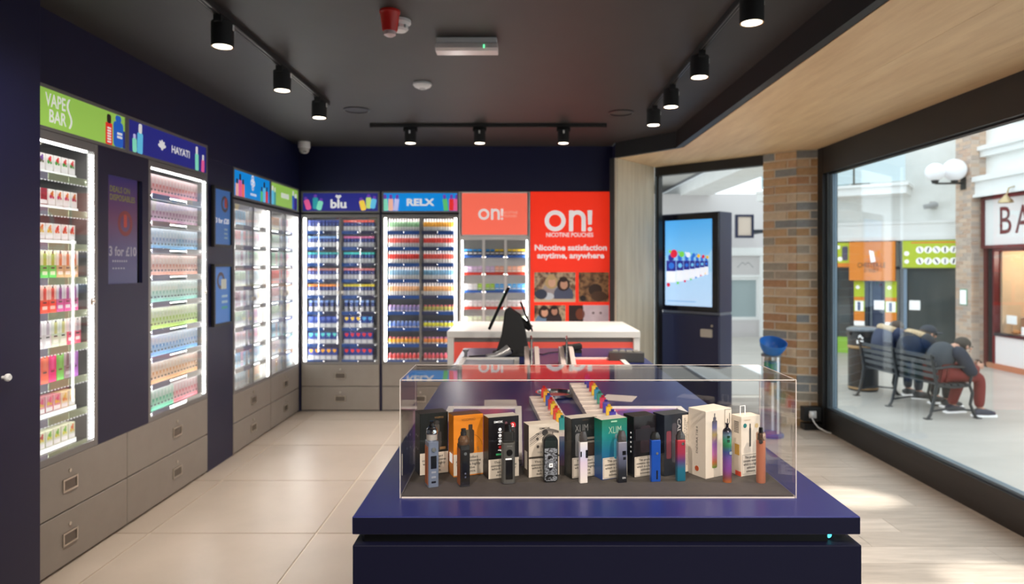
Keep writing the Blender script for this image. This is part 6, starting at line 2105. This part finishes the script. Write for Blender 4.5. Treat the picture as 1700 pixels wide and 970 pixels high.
# ---- litter bin
LBK = mat(rgb(26, 28, 30), 0.4)
lbn = thing('litter_bin', 'round black litter bin with gold bands behind the bench', 'bin', (5.37, 10.66, G), R(-38))
MB().lathe([(0.205, 0), (0.215, 0.02), (0.215, 0.64)], n=28).build('body', LBK, lbn, smooth=35)
MB().lathe([(0.22, 0.655), (0.224, 0.665), (0.224, 0.69), (0.22, 0.70)], n=28).build('gold_band', GOLD, lbn, smooth=35)
MB().lathe([(0.218, 0.03), (0.219, 0.045), (0.218, 0.06)], n=28, cap=False).build('gold_band', GOLD, lbn, smooth=35)
MB().lathe([(0.22, 0.70), (0.222, 0.90), (0.235, 0.91), (0.235, 0.94)], n=28).build('head', LBK, lbn, smooth=35)
MB().lathe([(0.238, 0.93), (0.236, 0.955), (0.17, 0.985), (0.001, 0.99)], n=28).build('lid', mat(rgb(120, 126, 134), 0.3), lbn, smooth=35)
for aa in (-150, -60, 30, 120):
    B(-0.09, 0.09, -0.008, 0.0, 0.86, 0.90).build('slot', BLACK, lbn, loc=(0.222 * math.cos(R(aa)), 0.222 * math.sin(R(aa)), 0), rz=R(aa + 90))
em = MB()
for i in range(8):
    t0, t1 = -0.22 + 0.055 * i, -0.165 + 0.055 * i
    em.poly([(0.2235 * math.sin(t0), -0.2235 * math.cos(t0), 0.74), (0.2235 * math.sin(t1), -0.2235 * math.cos(t1), 0.74), (0.2235 * math.sin(t1), -0.2235 * math.cos(t1), 0.79), (0.2235 * math.sin(t0), -0.2235 * math.cos(t0), 0.79)])
for i in range(6):
    t0, t1 = -0.10 + 0.05 * i, -0.05 + 0.05 * i
    zz = 0.825 + 0.018 * math.sin(i)
    em.poly([(0.2245 * math.sin(t0), -0.2245 * math.cos(t0), zz), (0.2245 * math.sin(t1), -0.2245 * math.cos(t1), zz), (0.2245 * math.sin(t1), -0.2245 * math.cos(t1), zz + 0.035), (0.2245 * math.sin(t0), -0.2245 * math.cos(t0), zz + 0.035)])
em.build('emblem', PRINTW, lbn)

# ---- bench
be = math.atan2(1.62, -0.13)
BN = thing('bench', 'black cast iron bench with slats, three people sitting on it', 'bench', (5.26, 8.6, G), be)
IRON = mat(rgb(44, 48, 52), 0.4)
for x_ in (0.03, 0.82, 1.60):
    e = MB()
    e.path([(x_, 0.10, 0.0), (x_, 0.06, 0.06), (x_, 0.01, 0.25), (x_, -0.02, 0.43), (x_, 0.02, 0.62), (x_, 0.06, 0.82)], [0.02, 0.018, 0.02, 0.022, 0.018, 0.014], 8)
    e.path([(x_, -0.56, 0.0), (x_, -0.52, 0.05), (x_, -0.47, 0.18), (x_, -0.50, 0.32), (x_, -0.46, 0.42)], [0.022, 0.018, 0.018, 0.02, 0.018], 8)
    e.path([(x_, -0.02, 0.42), (x_, -0.25, 0.40), (x_, -0.46, 0.42)], 0.02, 8)
    e.path([(x_, 0.01, 0.63), (x_, -0.2, 0.66), (x_, -0.42, 0.65), (x_, -0.50, 0.58), (x_, -0.46, 0.42)], 0.016, 8)
    e.path([(x_, 0.04, 0.10), (x_, -0.2, 0.13), (x_, -0.50, 0.10)], 0.013, 8)
    e.box(x_ - 0.035, x_ + 0.035, 0.06, 0.14, 0, 0.012).box(x_ - 0.035, x_ + 0.035, -0.60, -0.53, 0, 0.012)
    e.build('cast_leg', IRON, BN, smooth=50)
for k in range(5):
    yy = -0.06 - 0.09 * k
    B(0.0, 1.63, yy - 0.035, yy + 0.035, 0.425, 0.447).build('seat_slat', IRON, BN, bevel=0.004, seg=1)
for k in range(4):
    zz = 0.53 + 0.082 * k
    yy = 0.0 + 0.015 * k
    B(0.0, 1.63, yy - 0.028, yy - 0.008, zz - 0.026, zz + 0.026).build('back_slat', IRON, BN, bevel=0.004, seg=1)


# ---- people on the bench
def skinned(name, nodes, edges, m, parent, sub=2, root=0):
    me = bpy.data.meshes.new(name)
    me.from_pydata([n[:3] for n in nodes], edges, [])
    o = bpy.data.objects.new(name, me)
    COL.objects.link(o)
    md = o.modifiers.new('skin', 'SKIN')
    md.use_smooth_shade = True
    lay = me.skin_vertices[0].data
    for i, n in enumerate(nodes):
        r_ = n[3]
        lay[i].radius = (r_, n[4] if len(n) > 4 else r_)
        lay[i].use_root = (i == root)
    s = o.modifiers.new('smooth', 'SUBSURF')
    s.levels = sub
    s.render_levels = sub
    dg = bpy.context.evaluated_depsgraph_get()
    m2 = bpy.data.meshes.new_from_object(o.evaluated_get(dg))
    bpy.data.objects.remove(o)
    m2.name = name
    m2.materials.clear()
    m2.materials.append(m)
    for p in m2.polygons:
        p.use_smooth = True
        p.material_index = 0
    o = bpy.data.objects.new(name, m2)
    COL.objects.link(o)
    if parent:
        o.parent = parent
    return o


def join_geo(o, mb):
    """add a builder's faces to an existing mesh so the body stays one mesh"""
    b_ = bmesh.new()
    b_.from_mesh(o.data)
    vs = [b_.verts.new(v) for v in mb.v]
    for f in mb.f:
        try:
            fc = b_.faces.new([vs[i] for i in f])
            fc.smooth = True
        except ValueError:
            pass
    b_.to_mesh(o.data)
    b_.free()


def sitter(label, loc, rz, head, coat, trou, shoe, hairc, hood=False, cap=None, rear_knee=0.0, coat_r=1.0, upper=None, fore=None, legs_open=0.12):
    t = thing('person', label, 'person', loc, rz)
    hx, hz = head
    dx = hx - 0.24
    pel = (0.24, 0, 0.575)
    sp = (0.235, 0, 0.70)
    ch = (0.24 + dx * 0.22, 0, hz - 0.085)
    nk = (0.24 + dx * 0.60, 0, hz - 0.01)
    hd = (hx - 0.03, 0, hz + 0.0)
    ht = (hx + 0.02, 0, hz + 0.02)
    N = [(*pel, 0.115), (*sp, 0.105), (*ch, 0.105), (*nk, 0.052), (*hd, 0.080), (*ht, 0.070)]
    Ed = [(0, 1), (1, 2), (2, 3), (3, 4), (4, 5)]
    legs, arms = [], []
    for s in (-1, 1):
        kx = 0.70 + (rear_knee if s > 0 else 0.0)
        hip = (0.27, s * 0.095, 0.55)
        kn = (kx, s * legs_open, 0.51)
        an = (kx - 0.01 - (0.14 if s > 0 and rear_knee else 0), s * legs_open, 0.10)
        toe = (an[0] + 0.13, s * (legs_open + 0.02), 0.045)
        i = len(N)
        N += [(*hip, 0.085), (*kn, 0.055), (*an, 0.040), (*toe, 0.032)]
        Ed += [(0, i), (i, i + 1), (i + 1, i + 2), (i + 2, i + 3)]
        legs.append((hip, kn, an, toe))
        sh = (ch[0] + 0.08, s * 0.165, ch[2] + 0.015)
        el = (ch[0] + 0.20, s * 0.205, ch[2] - 0.24)
        wr = (0.70, s * 0.07, 0.625)
        i = len(N)
        N += [(*sh, 0.055), (*el, 0.042), (*wr, 0.029), (0.755, s * 0.052, 0.640, 0.030)]
        Ed += [(2, i), (i, i + 1), (i + 1, i + 2), (i + 2, i + 3)]
        arms.append((sh, el, wr))
        for k in range(4):
            j = len(N)
            ln = (0.9, 1.0, 0.95, 0.78)[k]
            N += [(0.785, s * 0.047, 0.662 - 0.02 * k, 0.0095), (0.785 + 0.035 * ln, s * 0.040, 0.668 - 0.02 * k, 0.0085), (0.785 + 0.048 * ln, s * 0.018, 0.662 - 0.02 * k, 0.0075)]
            Ed += [(i + 3, j), (j, j + 1), (j + 1, j + 2)]
        j = len(N)
        N += [(0.75, s * 0.035, 0.675, 0.011), (0.775, s * 0.015, 0.70, 0.009)]
        Ed += [(i + 3, j), (j, j + 1)]
    body = skinned('body', N, Ed, SKIN, t, 1)
    fc = MB()
    fx, fz = hx + 0.03, hz - 0.015
    fc.ball((fx + 0.060, 0, fz - 0.03), (0.022, 0.013, 0.018), 8, 6)
    for s in (-1, 1):
        fc.ball((hx - 0.02, s * 0.080, hz - 0.01), (0.022, 0.012, 0.032), 8, 6)
    join_geo(body, fc)
    for s in (-1, 1):
        MB().ball((fx + 0.060, s * 0.03, fz), 0.009, 8, 6).build('eye', BLACKG, t, smooth=60)
    MB().ball((fx + 0.045, 0, fz - 0.065), (0.012, 0.022, 0.006), 8, 6).build('mouth', mat(rgb(170, 96, 90), 0.5), t, smooth=60)
    c_ = coat_r
    mid = (0.24 + dx * 0.06, 0, (sp[2] + ch[2]) / 2 + 0.01)
    JN = [(pel[0], 0, pel[2] - 0.025, 0.165 * c_), (sp[0], 0, sp[2], 0.175 * c_), (*mid, 0.185 * c_), (ch[0] + 0.01, 0, ch[2] + 0.005, 0.185 * c_), (nk[0] - 0.03, 0, nk[2] - 0.01, 0.105 * c_)]
    JE = [(0, 1), (1, 2), (2, 3), (3, 4)]
    skinned('jacket', JN, JE, coat, t, 2)
    for sh, el, wr in arms:
        m_ = [e_ + (w_ - e_) * 0.30 for e_, w_ in zip(el, wr)]
        skinned('upper_sleeve', [(ch[0] + 0.03, sh[1] * 0.55, ch[2] + 0.005, 0.115 * c_), (*sh, 0.108 * c_), (*el, 0.086 * c_), (*m_, 0.074 * c_)], [(0, 1), (1, 2), (2, 3)], upper or coat, t, 2)
        skinned('lower_sleeve', [(*el, 0.078 * c_), (*m_, 0.076 * c_), (wr[0] - 0.01, wr[1], wr[2], 0.052 * c_)], [(0, 1), (1, 2)], fore or coat, t, 2)
    TN = [(pel[0], 0, pel[2] - 0.005, 0.145)]
    TE = []
    for hip, kn, an, toe in legs:
        i = len(TN)
        TN += [(*hip, 0.115), (*kn, 0.083), (an[0], an[1], an[2] + 0.0, 0.060)]
        TE += [(0, i), (i, i + 1), (i + 1, i + 2)]
    skinned('trousers', TN, TE, trou, t, 2)
    for hip, kn, an, toe in legs:
        q = MB().path([(an[0] - 0.06, an[1], 0.05), (an[0] + 0.0, an[1], 0.068), (an[0] + 0.09, toe[1], 0.05), (an[0] + 0.19, toe[1], 0.036)], [0.040, 0.054, 0.046, 0.028], 12)
        sh_ = q.build('shoe', shoe, t, smooth=60)
        MB().prism([(an[0] - 0.085, an[1] - 0.04), (an[0] + 0.20, toe[1] - 0.045), (an[0] + 0.225, toe[1]), (an[0] + 0.20, toe[1] + 0.045), (an[0] - 0.085, an[1] + 0.04)], 0.0, 0.022, 'Z').build('sole', PRINTW, sh_)
    hm = MB().ball((hx - 0.025, 0, hz + 0.022), (0.104, 0.092, 0.090), 18, 10)
    hm.v = [(x_, y_, max(z_, hz - 0.045 + (x_ - hx) * 0.8)) for x_, y_, z_ in hm.v]
    hm.build('hair', hairc, t, smooth=60)
    if hood:
        q = MB()
        for i in range(22):
            a0 = R(40) + R(280) * i / 21
            q.ball((nk[0] - 0.045 + 0.115 * math.cos(a0), 0.130 * math.sin(a0), nk[2] - 0.02 - 0.045 * math.cos(a0)), (0.052, 0.05, 0.052), 9, 7)
        q.build('fur_hood', noisemat('hood_fur', rgb(190, 160, 122), rgb(228, 204, 168), nscale=40, rough=0.9), t, smooth=60)
    if cap:
        q = MB().ball((hx - 0.012, 0, hz + 0.035), (0.112, 0.100, 0.085), 20, 10)
        q.v = [(x_, y_, max(z_, hz + 0.012 + (x_ - hx) * -0.15)) for x_, y_, z_ in q.v]
        q.prism([(hx + 0.06, -0.08), (hx + 0.16, -0.065), (hx + 0.19, 0), (hx + 0.16, 0.065), (hx + 0.06, 0.08)], hz - 0.006, hz + 0.010, 'Z')
        q.build('cap', cap, t, smooth=50)
    return t


PUFF_N = mat(rgb(32, 44, 78), 0.6)
PUFF_B = mat(rgb(30, 34, 46), 0.6)
GREYJ = mat(rgb(62, 68, 76), 0.75)
BURG = mat(rgb(128, 36, 34), 0.7)
NAVT = mat(rgb(28, 34, 54), 0.7)
DKT = mat(rgb(36, 40, 46), 0.7)
HAIRB = mat(rgb(92, 78, 68), 0.8)
bz = G
dirx = Vector((math.cos(be), math.sin(be), 0))
org = Vector((5.26, 8.6, G))
rzp = be - PI / 2
p3 = sitter('hunched person in a grey and dark jacket and burgundy trousers, nearest on the bench', org + dirx * 0.25 + Vector((-0.02, 0, 0)), rzp, (0.58, 0.90), GREYJ, BURG, mat(rgb(70, 70, 84), 0.5), mat(rgb(70, 62, 56), 0.8), upper=mat(rgb(34, 40, 58), 0.7), fore=BURG, rear_knee=-0.06)
p2 = sitter('person in dark padded coat, fur hood and dark cap, middle of the bench', org + dirx * 0.84 + Vector((-0.02, 0, 0)), rzp, (0.52, 1.0), PUFF_B, DKT, mat(rgb(60, 60, 64), 0.5), HAIRB, hood=True, cap=mat(rgb(48, 54, 66), 0.7), coat_r=1.08)
p1 = sitter('person in a navy padded coat with a fur hood, far end of the bench', org + dirx * 1.43 + Vector((-0.02, 0, 0)), rzp, (0.46, 1.02), PUFF_N, NAVT, mat(rgb(50, 50, 54), 0.5), HAIRB, hood=True, coat_r=1.08)
Fp = Matrix.Translation(p3.location) @ Matrix.Rotation(rzp, 4, 'Z')
ph = MB().box(-0.004, 0.004, -0.036, 0.036, -0.07, 0.07)
ph.xf(Matrix.Rotation(R(-50), 4, 'Y'))
po = ph.build('phone', BLACKG, None, loc=Fp @ Vector((0.815, 0, 0.665)), rz=rzp, bevel=0.002, seg=1)
tag(po, 'dark phone held by the hunched person nearest on the bench', 'phone')
